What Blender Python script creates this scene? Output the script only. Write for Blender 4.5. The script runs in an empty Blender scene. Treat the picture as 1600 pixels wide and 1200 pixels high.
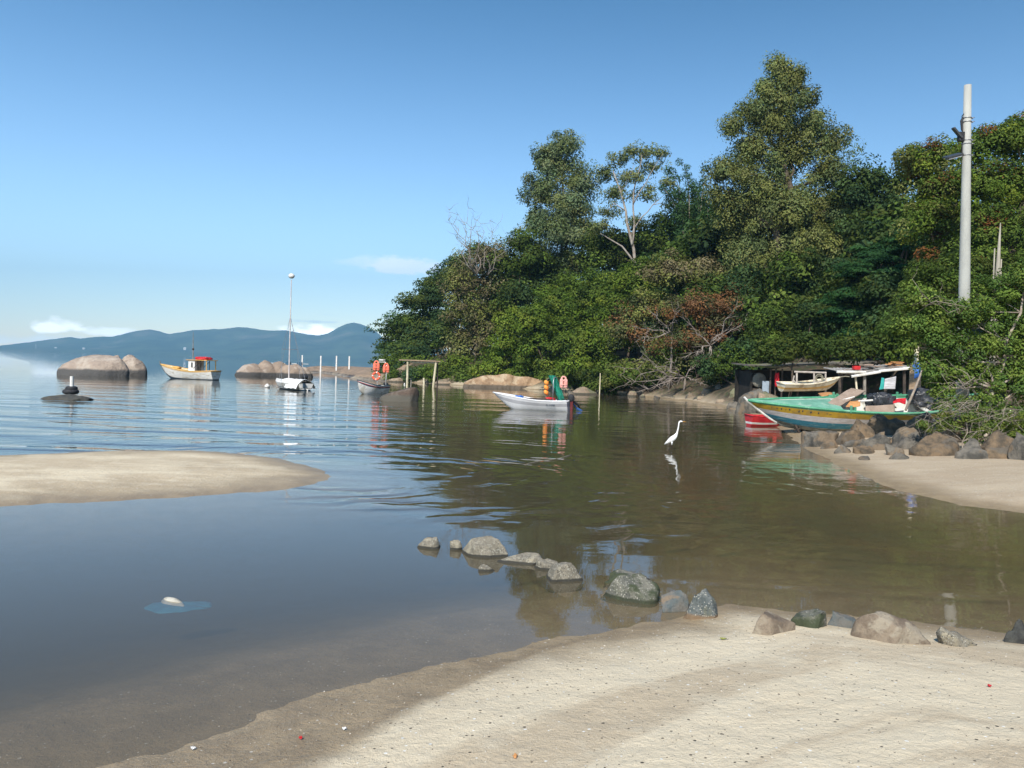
import bpy, bmesh, math, random
import numpy as np
from mathutils import Vector, Matrix, noise as mn
R = math.radians
PI = math.pi
scene = bpy.context.scene
col = scene.collection

# ------------------------------------------------------------------ camera
FPX = 1250.0          # focal length in pixels of a 1600 px wide frame
CAM = Vector((0, 0, 2.6))
PITCH, ROLL = R(1.34), R(1.70)
fwd = Vector((0, math.cos(PITCH), -math.sin(PITCH)))
r0 = Vector((1, 0, 0)); u0 = r0.cross(fwd)
RIGHT = r0 * math.cos(ROLL) + u0 * math.sin(ROLL)
UP = u0 * math.cos(ROLL) - r0 * math.sin(ROLL)
cd = bpy.data.cameras.new('camera')
cam = bpy.data.objects.new('camera', cd); col.objects.link(cam)
cam.matrix_world = Matrix.Translation(CAM) @ Matrix((RIGHT, UP, -fwd)).transposed().to_4x4()
cd.sensor_width = 36.0; cd.lens = FPX / 1600 * 36.0
cd.clip_start = 0.1; cd.clip_end = 40000
scene.camera = cam

# ------------------------------------------------------------------ sun, sky, exposure
SUN_EL, SUN_AZ = R(43), R(199)       # azimuth clockwise from +Y
sd = bpy.data.lights.new('sun', 'SUN'); sd.energy = 4.8; sd.angle = R(0.53); sd.color = (1.0, 0.94, 0.85)
sun = bpy.data.objects.new('sun', sd); col.objects.link(sun)
tosun = Vector((math.sin(SUN_AZ) * math.cos(SUN_EL), math.cos(SUN_AZ) * math.cos(SUN_EL), math.sin(SUN_EL)))
sun.rotation_euler = tosun.to_track_quat('Z', 'Y').to_euler()
scene.view_settings.view_transform = 'Standard'
scene.view_settings.look = 'None'
scene.view_settings.exposure = 0.32
scene.view_settings.gamma = 1.0
cy = scene.cycles
cy.use_denoising = True
cy.max_bounces = 7; cy.diffuse_bounces = 3; cy.glossy_bounces = 3; cy.transmission_bounces = 4
cy.transparent_max_bounces = 12; cy.volume_bounces = 0
cy.caustics_reflective = False; cy.caustics_refractive = False
cy.sample_clamp_indirect = 6

def ray(u, v):
    return (fwd + RIGHT * ((u - 800) / FPX) - UP * ((v - 600) / FPX)).normalized()
def G(u, v, z=0.0):
    d = ray(u, v); t = (z - CAM.z) / d.z
    return CAM + d * t
def AT(u, v, Y):
    d = ray(u, v); return CAM + d * (Y / d.y)
def dist_of(v, u, z=0.0): return G(u, v, z).y

world = bpy.data.worlds.new('World'); scene.world = world; world.use_nodes = True
nt = world.node_tree; nt.nodes.clear()
def N(tree, typ, **kw):
    n = tree.nodes.new(typ)
    for k, v in kw.items(): setattr(n, k, v)
    return n
class T:
    """tiny node-expression helper"""
    def __init__(s, tree): s.t = tree
    def m(s, op, a, b=None, c=None, clamp=False):
        n = s.t.nodes.new('ShaderNodeMath'); n.operation = op; n.use_clamp = clamp
        for i, x in enumerate((a, b, c)):
            if x is None: continue
            if isinstance(x, (int, float)): n.inputs[i].default_value = x
            else: s.t.links.new(x, n.inputs[i])
        return n.outputs[0]
    def mix(s, f, a, b):
        n = s.t.nodes.new('ShaderNodeMix'); n.data_type = 'RGBA'; n.clamp_factor = True
        for i, x in ((0, f), (6, a), (7, b)):
            if isinstance(x, (int, float)): n.inputs[i].default_value = x
            elif isinstance(x, tuple): n.inputs[i].default_value = (x + (1,))[:4]
            else: s.t.links.new(x, n.inputs[i])
        return n.outputs[2]
    def smooth(s, x, a, b):
        n = s.t.nodes.new('ShaderNodeMapRange'); n.interpolation_type = 'SMOOTHSTEP'
        s.t.links.new(x, n.inputs[0]); n.inputs[1].default_value = a; n.inputs[2].default_value = b
        return n.outputs[0]
    def noise(s, vec, scale, detail=4, rough=0.5, dist=0.0, dim='3D'):
        n = s.t.nodes.new('ShaderNodeTexNoise'); n.noise_dimensions = dim
        n.inputs['Scale'].default_value = scale; n.inputs['Detail'].default_value = detail
        n.inputs['Roughness'].default_value = rough; n.inputs['Distortion'].default_value = dist
        if vec is not None: s.t.links.new(vec, n.inputs['Vector'])
        return n.outputs[0]
    def voro(s, vec, scale, feature='F1', out='Distance'):
        n = s.t.nodes.new('ShaderNodeTexVoronoi'); n.feature = feature
        n.inputs['Scale'].default_value = scale
        if vec is not None: s.t.links.new(vec, n.inputs['Vector'])
        return n.outputs[out]
    def xyz(s, vec):
        n = s.t.nodes.new('ShaderNodeSeparateXYZ'); s.t.links.new(vec, n.inputs[0]); return n.outputs
    def comb(s, x, y, z):
        n = s.t.nodes.new('ShaderNodeCombineXYZ')
        for i, q in enumerate((x, y, z)):
            if isinstance(q, (int, float)): n.inputs[i].default_value = q
            else: s.t.links.new(q, n.inputs[i])
        return n.outputs[0]
    def scale(s, vec, sc, loc=(0, 0, 0)):
        n = s.t.nodes.new('ShaderNodeMapping'); s.t.links.new(vec, n.inputs[0])
        n.inputs['Scale'].default_value = sc; n.inputs['Location'].default_value = loc; return n.outputs[0]
    def link(s, a, b): s.t.links.new(a, b)

w = T(nt)
sky = N(nt, 'ShaderNodeTexSky', sky_type='NISHITA', sun_disc=False)
sky.sun_elevation = SUN_EL; sky.sun_rotation = SUN_AZ
sky.altitude = 0; sky.air_density = 1.25; sky.dust_density = 0.15; sky.ozone_density = 3.5
tc = N(nt, 'ShaderNodeTexCoord')
dirv = tc.outputs['Generated']
X, Y_, Z_ = w.xyz(dirv)
az = w.m('ARCTAN2', X, Y_); el = w.m('ARCSINE', Z_)
skc = sky.outputs[0]
lowf = w.m('SUBTRACT', 1.0, w.smooth(el, -0.12, 0.56))
grade = w.mix(lowf, (0.20, 0.53, 0.74), (2.05, 2.10, 2.25))
gm = N(nt, 'ShaderNodeMix', data_type='RGBA', blend_type='MULTIPLY'); gm.inputs[0].default_value = 1.0
azf = w.m('SUBTRACT', 1.10, w.m('MULTIPLY', w.smooth(az, -0.7, 0.7), 0.26))
grade2 = N(nt, 'ShaderNodeVectorMath', operation='SCALE'); w.link(grade, grade2.inputs[0]); w.link(azf, grade2.inputs['Scale'])
w.link(skc, gm.inputs[6]); w.link(grade2.outputs[0], gm.inputs[7]); skc = gm.outputs[2]
# clouds: each an elongated bank low over the horizon, broken up by noise
cn = w.noise(w.scale(dirv, (1, 1, 2.2)), 38, 6, 0.6)
cn2 = w.noise(w.scale(dirv, (1, 1, 3.0)), 14, 5, 0.6)
def dirang(u, v):
    d = ray(u, v); return math.atan2(d.x, d.y), math.asin(d.z)
clouds = [  # u, v, half width px, half height px, white, opacity
    (77, 511, 32, 12, (9.4, 9.7, 10.0), 0.95), (168, 520, 26, 9, (8.6, 9.3, 10.0), 0.6), (20, 531, 110, 9, (4.6, 5.8, 7.0), 0.3),
    (100, 537, 150, 8, (5.8, 6.8, 8.0), 0.3), (498, 521, 46, 14, (9.6, 9.8, 10.0), 0.95), (650, 421, 75, 15, (5.4, 5.3, 6.6), 0.55),
    (578, 412, 60, 9, (5.0, 5.3, 6.6), 0.32), (497, 503, 34, 4, (2.6, 3.6, 4.8), 0.5), (512, 492, 20, 2.5, (3.0, 4.0, 5.2), 0.3)]
for (cu, cv, hw, hh, cc, op) in clouds:
    a0, e0 = dirang(cu, cv)
    dx = w.m('DIVIDE', w.m('SUBTRACT', az, a0), hw / FPX)
    dy = w.m('DIVIDE', w.m('SUBTRACT', el, e0), hh / FPX)
    dy = w.m('MULTIPLY', dy, w.m('ADD', 1.0, w.m('MULTIPLY', w.m('LESS_THAN', dy, 0.0), 0.7)))
    rr = w.m('SQRT', w.m('ADD', w.m('MULTIPLY', dx, dx), w.m('MULTIPLY', dy, dy)))
    rr = w.m('ADD', rr, w.m('ADD', w.m('MULTIPLY', w.m('SUBTRACT', cn, 0.5), 2.2), w.m('MULTIPLY', w.m('SUBTRACT', cn2, 0.5), 2.0)))
    msk = w.m('MULTIPLY', w.m('SUBTRACT', 1.0, w.smooth(rr, 0.45, 1.25)), op)
    skc = w.mix(msk, skc, tuple(q * 2.6 for q in cc))
bg = N(nt, 'ShaderNodeBackground'); bg.inputs[1].default_value = 0.11
w.link(skc, bg.inputs[0])
wo = N(nt, 'ShaderNodeOutputWorld'); w.link(bg.outputs[0], wo.inputs[0])

# ------------------------------------------------------------------ tags and builders
def tag(o, label=None, cat=None, group=None, kind=None):
    if label: o['label'] = label
    if cat: o['category'] = cat
    if group: o['group'] = group
    if kind: o['kind'] = kind
    return o
def empty(name, loc, rz=0.0, label=None, cat=None, group=None, rot=None):
    o = bpy.data.objects.new(name, None); col.objects.link(o)
    o.location = loc; o.rotation_euler = rot if rot else (0, 0, rz)
    o.empty_display_size = 0.2
    return tag(o, label, cat, group)
def link_mesh(name, me, mats, parent=None, smooth=False):
    o = bpy.data.objects.new(name, me); col.objects.link(o)
    if not isinstance(mats, (list, tuple)): mats = [mats]
    for m in mats: me.materials.append(m)
    if smooth and len(me.polygons):
        me.polygons.foreach_set('use_smooth', np.ones(len(me.polygons), dtype=bool))
    if parent: o.parent = parent
    return o
def np_mesh(name, verts, faces, k=4):
    """verts (n,3), faces (m,k) numpy -> mesh, quick"""
    me = bpy.data.meshes.new(name)
    verts = np.ascontiguousarray(verts, dtype=np.float32); faces = np.ascontiguousarray(faces, dtype=np.int32)
    me.vertices.add(len(verts)); me.vertices.foreach_set('co', verts.ravel())
    me.loops.add(faces.size); me.loops.foreach_set('vertex_index', faces.ravel())
    me.polygons.add(len(faces))
    me.polygons.foreach_set('loop_start', np.arange(0, faces.size, k, dtype=np.int32))
    me.update(calc_edges=True); me.validate()
    return me
class MB:
    def __init__(s): s.v = []; s.f = []; s.mi = []
    def add(s, vs, fs, mi=0):
        b = len(s.v); s.v += [tuple(x) for x in vs]
        s.f += [tuple(b + i for i in f) for f in fs]; s.mi += [mi] * len(fs); return s
    def box(s, c, size, rot=None, mi=0, taper=1.0):
        hx, hy, hz = size[0] / 2, size[1] / 2, size[2] / 2
        M_ = rot.to_matrix() if rot is not None and not isinstance(rot, Matrix) else rot
        vs = []
        for z in (-1, 1):
            k = taper if z > 0 else 1.0
            for x, y in ((-1, -1), (1, -1), (1, 1), (-1, 1)):
                p = Vector((x * hx * k, y * hy * k, z * hz))
                if M_ is not None: p = M_ @ p
                vs.append(p + Vector(c))
        return s.add(vs, [(3, 2, 1, 0), (4, 5, 6, 7), (0, 1, 5, 4), (1, 2, 6, 5), (2, 3, 7, 6), (3, 0, 4, 7)], mi)
    def tube(s, pts, rad, n=8, mi=0, cap=True, sx=1.0):
        pts = [Vector(p) for p in pts]
        if isinstance(rad, (int, float)): rad = [rad] * len(pts)
        b = len(s.v); prev = None
        for i, p in enumerate(pts):
            d = (pts[min(i + 1, len(pts) - 1)] - pts[max(i - 1, 0)])
            if d.length < 1e-9: d = Vector((0, 0, 1))
            d.normalize()
            if prev is None:
                a = d.orthogonal().normalized() if abs(d.z) < 0.99 else Vector((1, 0, 0))
            else:
                a = (prev - d * prev.dot(d))
                a = a.normalized() if a.length > 1e-6 else d.orthogonal().normalized()
            prev = a; c = d.cross(a)
            for k in range(n):
                t = 2 * PI * k / n
                s.v.append(tuple(p + (a * math.cos(t) * sx + c * math.sin(t)) * rad[i]))
        for i in range(len(pts) - 1):
            for k in range(n):
                s.f.append((b + i * n + k, b + i * n + (k + 1) % n, b + (i + 1) * n + (k + 1) % n, b + (i + 1) * n + k)); s.mi.append(mi)
        if cap:
            s.f.append(tuple(b + k for k in reversed(range(n)))); s.mi.append(mi)
            s.f.append(tuple(b + (len(pts) - 1) * n + k for k in range(n))); s.mi.append(mi)
        return s
    def sphere(s, c, r, n=12, m=8, mi=0, f=None):
        r = Vector(r) if not isinstance(r, (int, float)) else Vector((r, r, r))
        b = len(s.v)
        for i in range(1, m):
            ph = PI * i / m
            for k in range(n):
                t = 2 * PI * k / n
                q = Vector((math.sin(ph) * math.cos(t), math.sin(ph) * math.sin(t), math.cos(ph)))
                if f: q = f(q)
                s.v.append(tuple(Vector(c) + Vector((q.x * r.x, q.y * r.y, q.z * r.z))))
        for i in range(m - 2):
            for k in range(n):
                s.f.append((b + i * n + k, b + (i + 1) * n + k, b + (i + 1) * n + (k + 1) % n, b + i * n + (k + 1) % n)); s.mi.append(mi)
        s.f.append(tuple(b + k for k in range(n))); s.mi.append(mi)
        s.f.append(tuple(b + (m - 2) * n + k for k in reversed(range(n)))); s.mi.append(mi)
        return s
    def torus(s, c, R0, r, n=20, m=8, rot=None, mi=0, stripes=None):
        b = len(s.v); M_ = rot.to_matrix() if rot is not None else Matrix.Identity(3)
        for i in range(n):
            t = 2 * PI * i / n
            for k in range(m):
                q = 2 * PI * k / m
                p = Vector(((R0 + r * math.cos(q)) * math.cos(t), (R0 + r * math.cos(q)) * math.sin(t), r * math.sin(q)))
                s.v.append(tuple(Vector(c) + M_ @ p))
        for i in range(n):
            for k in range(m):
                s.f.append((b + i * m + k, b + ((i + 1) % n) * m + k, b + ((i + 1) % n) * m + (k + 1) % m, b + i * m + (k + 1) % m))
                s.mi.append(stripes(i / n) if stripes else mi)
        return s
    def grid(s, rows, mi=0, mif=None):
        b = len(s.v); n = len(rows[0])
        for r_ in rows: s.v += [tuple(p) for p in r_]
        for i in range(len(rows) - 1):
            for k in range(n - 1):
                s.f.append((b + i * n + k, b + i * n + k + 1, b + (i + 1) * n + k + 1, b + (i + 1) * n + k))
                s.mi.append(mif(i, k) if mif else mi)
        return s
    def build(s, name, mats, parent=None, smooth=False, label=None, bevel=0.0):
        me = bpy.data.meshes.new(name); me.from_pydata(s.v, [], s.f)
        o = link_mesh(name, me, mats, parent, smooth)
        if isinstance(mats, (list, tuple)) and len(mats) > 1: me.polygons.foreach_set('material_index', s.mi)
        me.update()
        if bevel:
            md = o.modifiers.new('b', 'BEVEL'); md.width = bevel; md.segments = 2; md.limit_method = 'ANGLE'
        if label: o['label'] = label
        return o

# ------------------------------------------------------------------ materials
def pm(name, c1, c2=None, scale=4.0, rough=0.6, bump=0.0, bscale=None, spec=0.3, metal=0.0, c3=None, s3=1.0, contrast=(0.4, 0.62), stretch=(1, 1, 1), plank=0.0):
    m = bpy.data.materials.new(name); m.use_nodes = True
    t = m.node_tree; b = t.nodes['Principled BSDF']; h = T(t)
    b.inputs['Roughness'].default_value = rough; b.inputs['Metallic'].default_value = metal
    b.inputs['Specular IOR Level'].default_value = spec
    tcn = N(t, 'ShaderNodeTexCoord'); vec = h.scale(tcn.outputs['Object'], stretch)
    c2 = c2 or tuple(x * 0.8 for x in c1)
    n1 = h.noise(vec, scale, 6, 0.6)
    c = h.mix(h.smooth(n1, *contrast), c1, c2)
    if c3: c = h.mix(h.smooth(h.noise(vec, s3, 5, 0.65, 0.5), 0.52, 0.66), c, c3)
    h.link(c, b.inputs['Base Color'])
    if plank:
        zz = h.xyz(tcn.outputs['Object'])[2]
        g = h.m('ABSOLUTE', h.m('SINE', h.m('ADD', h.m('MULTIPLY', zz, PI / plank), h.m('MULTIPLY', n1, 0.5))))
        seam = h.m('SUBTRACT', 1.0, h.smooth(g, 0.0, 0.22))
        c = h.mix(h.m('MULTIPLY', seam, 0.6), c, tuple(q * 0.35 for q in c1)); h.link(c, b.inputs['Base Color'])
    if bump:
        bn = N(t, 'ShaderNodeBump'); bn.inputs['Distance'].default_value = bump; bn.inputs['Strength'].default_value = 1
        h.link(h.noise(vec, bscale or scale * 3, 6, 0.65), bn.inputs['Height']); h.link(bn.outputs[0], b.inputs['Normal'])
    return m

# ------------------------------------------------------------------ terrain height
def poly(pxs, extra=(), pre=()):
    return np.array([tuple(p) for p in pre] + [tuple(G(u, v).xy) for u, v in pxs] + [tuple(p) for p in extra], dtype=np.float64)
P_near = poly([(150, 1212), (330, 1150), (500, 1093), (650, 1048), (800, 1008), (930, 983), (1040, 966), (1085, 950), (1125, 946), (1200, 950), (1280, 958), (1400, 972), (1500, 984), (1610, 990), (1800, 1004)],
              extra=[(40, 7), (60, -60), (-60, -60), (-40, -6), (-9, 1.2), (-4.2, 3.4)])
P_bar = poly([(-420, 735), (-250, 722), (-60, 715), (60, 709), (180, 704), (300, 704), (380, 709), (440, 717), (490, 731), (516, 745), (497, 756), (440, 765), (350, 773), (200, 782), (100, 787), (0, 792), (-250, 808), (-500, 800)])
P_right = poly([(1070, 626), (1130, 636), (1180, 648), (1212, 664), (1236, 684), (1262, 702), (1300, 721), (1340, 739), (1400, 764), (1500, 789), (1610, 804), (1800, 826)],
               extra=[(45, 15), (60, 20), (60, 75), (12, 72)])
P_head = poly([(577, 592), (610, 596), (650, 598), (700, 601), (760, 604), (850, 609), (930, 614), (1010, 620), (1080, 626), (1130, 634)],
              extra=[(16.5, 56), (26, 50), (30, 38), (34, 32), (60, 28), (160, 40), (160, 330), (20, 330), (-10, 230), (-20, 170)])
P_spit = poly([(472, 583), (500, 582), (530, 586), (552, 591), (577, 594), (600, 597)], extra=[(-8, 150), (-30, 178), (-46, 176), (-46, 168)])

def sdist(poly_, x, y):
    """signed distance, positive inside"""
    d2 = np.full(x.shape, 1e18); ins = np.zeros(x.shape, dtype=bool); n = len(poly_)
    for i in range(n):
        ax, ay = poly_[i]; bx, by = poly_[(i + 1) % n]
        ex, ey = bx - ax, by - ay; L2 = ex * ex + ey * ey + 1e-12
        t = np.clip(((x - ax) * ex + (y - ay) * ey) / L2, 0, 1)
        dx, dy = x - ax - t * ex, y - ay - t * ey
        d2 = np.minimum(d2, dx * dx + dy * dy)
        c = ((ay > y) != (by > y)) & (x < (bx - ax) * (y - ay) / ((by - ay) + 1e-12) + ax)
        ins ^= c
    d = np.sqrt(d2)
    return np.where(ins, d, -d)
def fbm(x, y, s, seed=0, octv=4):
    """cheap smooth value noise, -1..1"""
    out = np.zeros(x.shape); amp = 1.0; tot = 0
    for o in range(octv):
        X_ = x * s + 17.3 * (seed + o); Y2 = y * s - 9.1 * (seed + o * 2)
        xi = np.floor(X_); yi = np.floor(Y2); fx = X_ - xi; fy = Y2 - yi
        fx = fx * fx * (3 - 2 * fx); fy = fy * fy * (3 - 2 * fy)
        def hsh(a, b):
            q = np.sin(a * 127.1 + b * 311.7 + seed * 74.7) * 43758.5453
            return (q - np.floor(q)) * 2 - 1
        v = (hsh(xi, yi) * (1 - fx) + hsh(xi + 1, yi) * fx) * (1 - fy) + (hsh(xi, yi + 1) * (1 - fx) + hsh(xi + 1, yi + 1) * fx) * fy
        out += v * amp; tot += amp; amp *= 0.5; s *= 2.03
    return out / tot
def height(x, y):
    x = np.asarray(x, dtype=np.float64); y = np.asarray(y, dtype=np.float64)
    wob = fbm(x, y, 0.9, 3) * 0.10 + fbm(x, y, 3.0, 5) * 0.04
    sn = sdist(P_near, x, y) + wob
    zn = np.where(sn > 0, 0.75 * (1 - np.exp(-sn * 0.12 / 0.75)), np.where(sn > -1.3, sn * 0.06, -0.078 + (sn + 1.3) * (0.20 - 0.13 * np.clip((x - 0.5) / 2.5, 0, 1))))
    sb = sdist(P_bar, x, y) + wob
    zb = np.where(sb > 0, 0.12 * (1 - np.exp(-sb * 0.12 / 0.12)), np.maximum(sb * 0.10, -0.22) + np.minimum(sb + 2.2, 0) * 0.16)
    sr = sdist(P_right, x, y) + wob * 1.5
    zr = np.where(sr > 0, 0.55 * (1 - np.exp(-sr * 0.11 / 0.55)), sr * 0.09)
    rough_ = fbm(x, y, 0.25, 8)
    sh = sdist(P_head, x, y) + fbm(x, y, 0.2, 11) * 0.8
    zh = np.where(sh > 0, np.minimum(sh * 0.55, 1.4 + sh * 0.28) + rough_ * 0.3 * np.clip(sh, 0, 2), sh * 0.15)
    zh = np.where(zh > 0, 17 * (1 - np.exp(-np.maximum(zh, 0) / 17)), zh)
    ss = sdist(P_spit, x, y) + fbm(x, y, 0.3, 2) * 1.0
    zs = np.where(ss > 0, 1.45 * (1 - np.exp(-ss * 0.5 / 1.45)) + rough_ * 0.2 * np.clip(ss, 0, 1), ss * 0.15)
    z = np.maximum.reduce([zn, zb, zr, zh, zs])
    q = G(272, 940); rq = np.hypot((x - q.x) / 1.6, y - q.y)
    z = z + fbm(x, y, 0.45, 21) * 0.03 * np.clip(z * 6, 0.15, 1) + fbm(x, y, 2.2, 31, 5) * 0.012 * (np.hypot(x, y) < 60) + fbm(x, y, 8.0, 41, 3) * 0.004 * (np.hypot(x, y) < 25)
    # the dredged side of the cove is dark and deeper in its middle
    return np.maximum(z, -2.2)
def hz(x, y): return float(height(np.array([x]), np.array([y]))[0])

# polar ground sheet
rs = [0.0001]; r_ = 0.4
while r_ < 60: rs.append(r_); r_ *= 1.0085
while r_ < 260: rs.append(r_); r_ *= 1.02
while r_ < 14000: rs.append(r_); r_ *= 1.12
angs = list(np.radians(np.concatenate([np.arange(-48, 48, 0.25), np.arange(48, 312, 6)])))
rs = np.array(rs); angs = np.array(angs)
def polar(name, zf):
    rr_, aa = np.meshgrid(rs, angs, indexing='ij')
    x = rr_ * np.sin(aa); y = rr_ * np.cos(aa); z = zf(x, y)
    n = len(angs); idx = np.arange(len(rs) * n).reshape(len(rs), n)
    a = idx[:-1, :]; b = idx[1:, :]
    faces = np.stack([a, np.roll(a, -1, 1), np.roll(b, -1, 1), b], -1).reshape(-1, 4)[:, ::-1]
    faces = faces[:, ::-1]
    me = np_mesh(name, np.stack([x.ravel(), y.ravel(), z.ravel()], 1), faces)
    return me, x.ravel(), y.ravel(), z.ravel()
gme, gx, gy, gz = polar('ground', height)
# zone masks kept as a colour attribute: R soil of the headland, G muddy creek bed, B spit and bank
att = gme.color_attributes.new('zone', 'FLOAT_COLOR', 'POINT')
nv = len(gme.vertices); zc = np.zeros((nv, 4), dtype=np.float32); zc[:, 3] = 1
if nv == len(gx):
    sh = sdist(P_head, gx, gy); ss = sdist(P_spit, gx, gy); sr = sdist(P_right, gx, gy)
    zc[:, 0] = np.clip(sh * 0.8 + 0.3, 0, 1)
    zc[:, 1] = np.clip((-sdist(P_near, gx, gy) - 2.5) / 4, 0, 1) * np.clip((-sdist(P_bar, gx, gy) - 1.0) / 4, 0, 1) * np.clip((-sr - 0.8) / 2, 0, 1)
    zc[:, 2] = np.clip(ss + 0.5, 0, 1)
att.data.foreach_set('color', zc.ravel())
sat = gme.attributes.new('shore', 'FLOAT', 'POINT'); sat.data.foreach_set('value', np.clip(sdist(P_near, gx, gy), -20, 30).astype(np.float32))
def ground_mat():
    m = bpy.data.materials.new('ground_mat'); m.use_nodes = True
    t = m.node_tree; b = t.nodes['Principled BSDF']; h = T(t)
    g = N(t, 'ShaderNodeNewGeometry'); P = g.outputs['Position']
    x, y, z = h.xyz(P)
    at = N(t, 'ShaderNodeAttribute', attribute_name='zone'); zr, zg, zb = h.xyz(at.outputs['Color'])
    n_big = h.noise(P, 0.5, 5, 0.6, 0.8); n_mid = h.noise(P, 2.3, 6, 0.6, 0.3)
    sh_ = N(t, 'ShaderNodeAttribute', attribute_name='shore').outputs['Fac']
    n_band = h.noise(h.comb(h.m('MULTIPLY', sh_, 0.85), h.m('MULTIPLY', x, 0.16), 0.0), 1.0, 5, 0.6, 0.35)
    b_far = h.noise(h.scale(P, (0.35, 1.1, 1)), 1.0, 5, 0.6, 0.6)
    nearf = h.smooth(sh_, -1.0, 0.0)
    b_far = h.m('ADD', 0.27, h.m('MULTIPLY', b_far, 0.5))
    n_band = h.m('ADD', h.m('MULTIPLY', n_band, nearf), h.m('MULTIPLY', b_far, h.m('SUBTRACT', 1.0, nearf)))
    grain = h.noise(P, 120, 3, 0.7); grain2 = h.noise(P, 45, 4, 0.7)
    dry = h.mix(h.smooth(n_band, 0.46, 0.57), (0.68, 0.58, 0.415), (0.53, 0.43, 0.295))
    dry = h.mix(h.m('MULTIPLY', h.smooth(n_mid, 0.5, 0.7), 0.5), dry, (0.66, 0.58, 0.43))
    dry = h.mix(h.smooth(grain, 0.56, 0.72), dry, (0.76, 0.69, 0.55))
    dry = h.mix(h.m('MULTIPLY', h.smooth(grain2, 0.60, 0.70), 0.6), dry, (0.20, 0.16, 0.12))
    dry = h.mix(h.m('MULTIPLY', h.m('MULTIPLY', h.m('SUBTRACT', 1.0, nearf), h.smooth(x, 3.0, 6.0)), 0.6), dry, (0.36, 0.275, 0.19))
    # loose bits: dark weed and pale shell grit
    v1 = h.voro(P, 26, out='Distance'); vc = h.voro(P, 26, out='Color')
    vr, vg, vb_ = h.xyz(vc)
    sz = h.m('MULTIPLY', vg, 0.32)
    spot = h.m('LESS_THAN', v1, sz)
    dry = h.mix(h.m('MULTIPLY', spot, h.m('GREATER_THAN', vr, 0.80)), dry, (0.10, 0.08, 0.06))
    dry = h.mix(h.m('MULTIPLY', spot, h.m('LESS_THAN', vr, 0.13)), dry, (0.80, 0.78, 0.72))
    wet = h.mix(h.smooth(n_mid, 0.4, 0.6), (0.34, 0.255, 0.155), (0.275, 0.205, 0.125))
    wet = h.mix(h.smooth(grain2, 0.55, 0.72), wet, (0.13, 0.105, 0.08))
    wet = h.mix(h.m('MULTIPLY', spot, h.m('LESS_THAN', vr, 0.12)), wet, (0.55, 0.50, 0.42))
    wet = h.mix(h.smooth(grain, 0.62, 0.70), wet, (0.48, 0.43, 0.35))
    lvl = h.m('ADD', z, h.m('ADD', h.m('MULTIPLY', h.m('SUBTRACT', n_big, 0.5), 0.10), h.m('MULTIPLY', h.m('SUBTRACT', n_mid, 0.5), 0.04)))
    wetf = h.m('SUBTRACT', 1.0, h.smooth(lvl, 0.015, 0.12))
    wx = h.m('ADD', 0.32, h.m('MULTIPLY', h.m('SUBTRACT', 1.0, h.smooth(x, -3.0, 1.2)), 1.3))
    wn = h.m('DIVIDE', h.m('ADD', sh_, h.m('MULTIPLY', h.m('SUBTRACT', n_mid, 0.5), 0.35)), wx)
    wetf = h.m('MAXIMUM', wetf, h.m('MULTIPLY', nearf, h.m('SUBTRACT', 1.0, h.smooth(wn, 0.75, 1.15))))
    c = h.mix(wetf, dry, wet)
    bed = h.mix(h.smooth(n_big, 0.38, 0.62), (0.36, 0.28, 0.13), (0.20, 0.18, 0.07))
    bed = h.mix(h.m('MULTIPLY', h.smooth(n_mid, 0.5, 0.62), 0.5), bed, (0.34, 0.26, 0.13))
    pool = h.m('SUBTRACT', 1.0, h.smooth(h.m('ADD', x, h.m('MULTIPLY', h.m('SUBTRACT', n_big, 0.5), 2.0)), -1.5, 3.0))
    bed = h.mix(h.m('MULTIPLY', pool, h.m('SUBTRACT', 1.0, h.smooth(y, 18.0, 30.0))), bed, (0.055, 0.052, 0.045))
    under = h.smooth(h.m('MULTIPLY', z, -1.0), 0.02, 0.35)
    c = h.mix(h.m('MULTIPLY', under, h.m('ADD', h.m('MULTIPLY', zg, 0.4), 0.6)), c, bed)
    soil = h.mix(h.smooth(h.noise(P, 1.4, 6, 0.6), 0.4, 0.6), (0.10, 0.07, 0.045), (0.04, 0.035, 0.022))
    soil = h.mix(h.smooth(h.noise(P, 3.0, 5, 0.6), 0.52, 0.62), soil, (0.045, 0.060, 0.02))
    c = h.mix(h.m('MULTIPLY', zr, h.smooth(z, -0.1, 0.08)), c, soil)
    bank = h.mix(h.smooth(h.noise(P, 0.9, 6, 0.65), 0.4, 0.6), (0.34, 0.24, 0.16), (0.20, 0.15, 0.105))
    bank = h.mix(h.m('SUBTRACT', 1.0, h.smooth(z, 0.15, 0.4)), bank, (0.07, 0.06, 0.055))
    c = h.mix(h.m('MULTIPLY', zb, h.smooth(z, -0.1, 0.02)), c, bank)
    h.link(c, b.inputs['Base Color'])
    rg = h.m('SUBTRACT', 0.92, h.m('MULTIPLY', wetf, 0.5)); h.link(rg, b.inputs['Roughness'])
    b.inputs['Specular IOR Level'].default_value = 0.25
    bn = N(t, 'ShaderNodeBump'); bn.inputs['Distance'].default_value = 1.0; bn.inputs['Strength'].default_value = 1
    hh = h.m('ADD', h.m('MULTIPLY', grain, 0.006), h.m('ADD', h.m('MULTIPLY', grain2, 0.012), h.m('MULTIPLY', n_mid, 0.03)))
    hh = h.m('ADD', hh, h.m('MULTIPLY', h.noise(P, 12, 4, 0.6), 0.02))
    h.link(hh, bn.inputs['Height']); h.link(bn.outputs[0], b.inputs['Normal'])
    return m
go = link_mesh('ground', gme, ground_mat(), smooth=True); tag(go, kind='structure')

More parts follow.
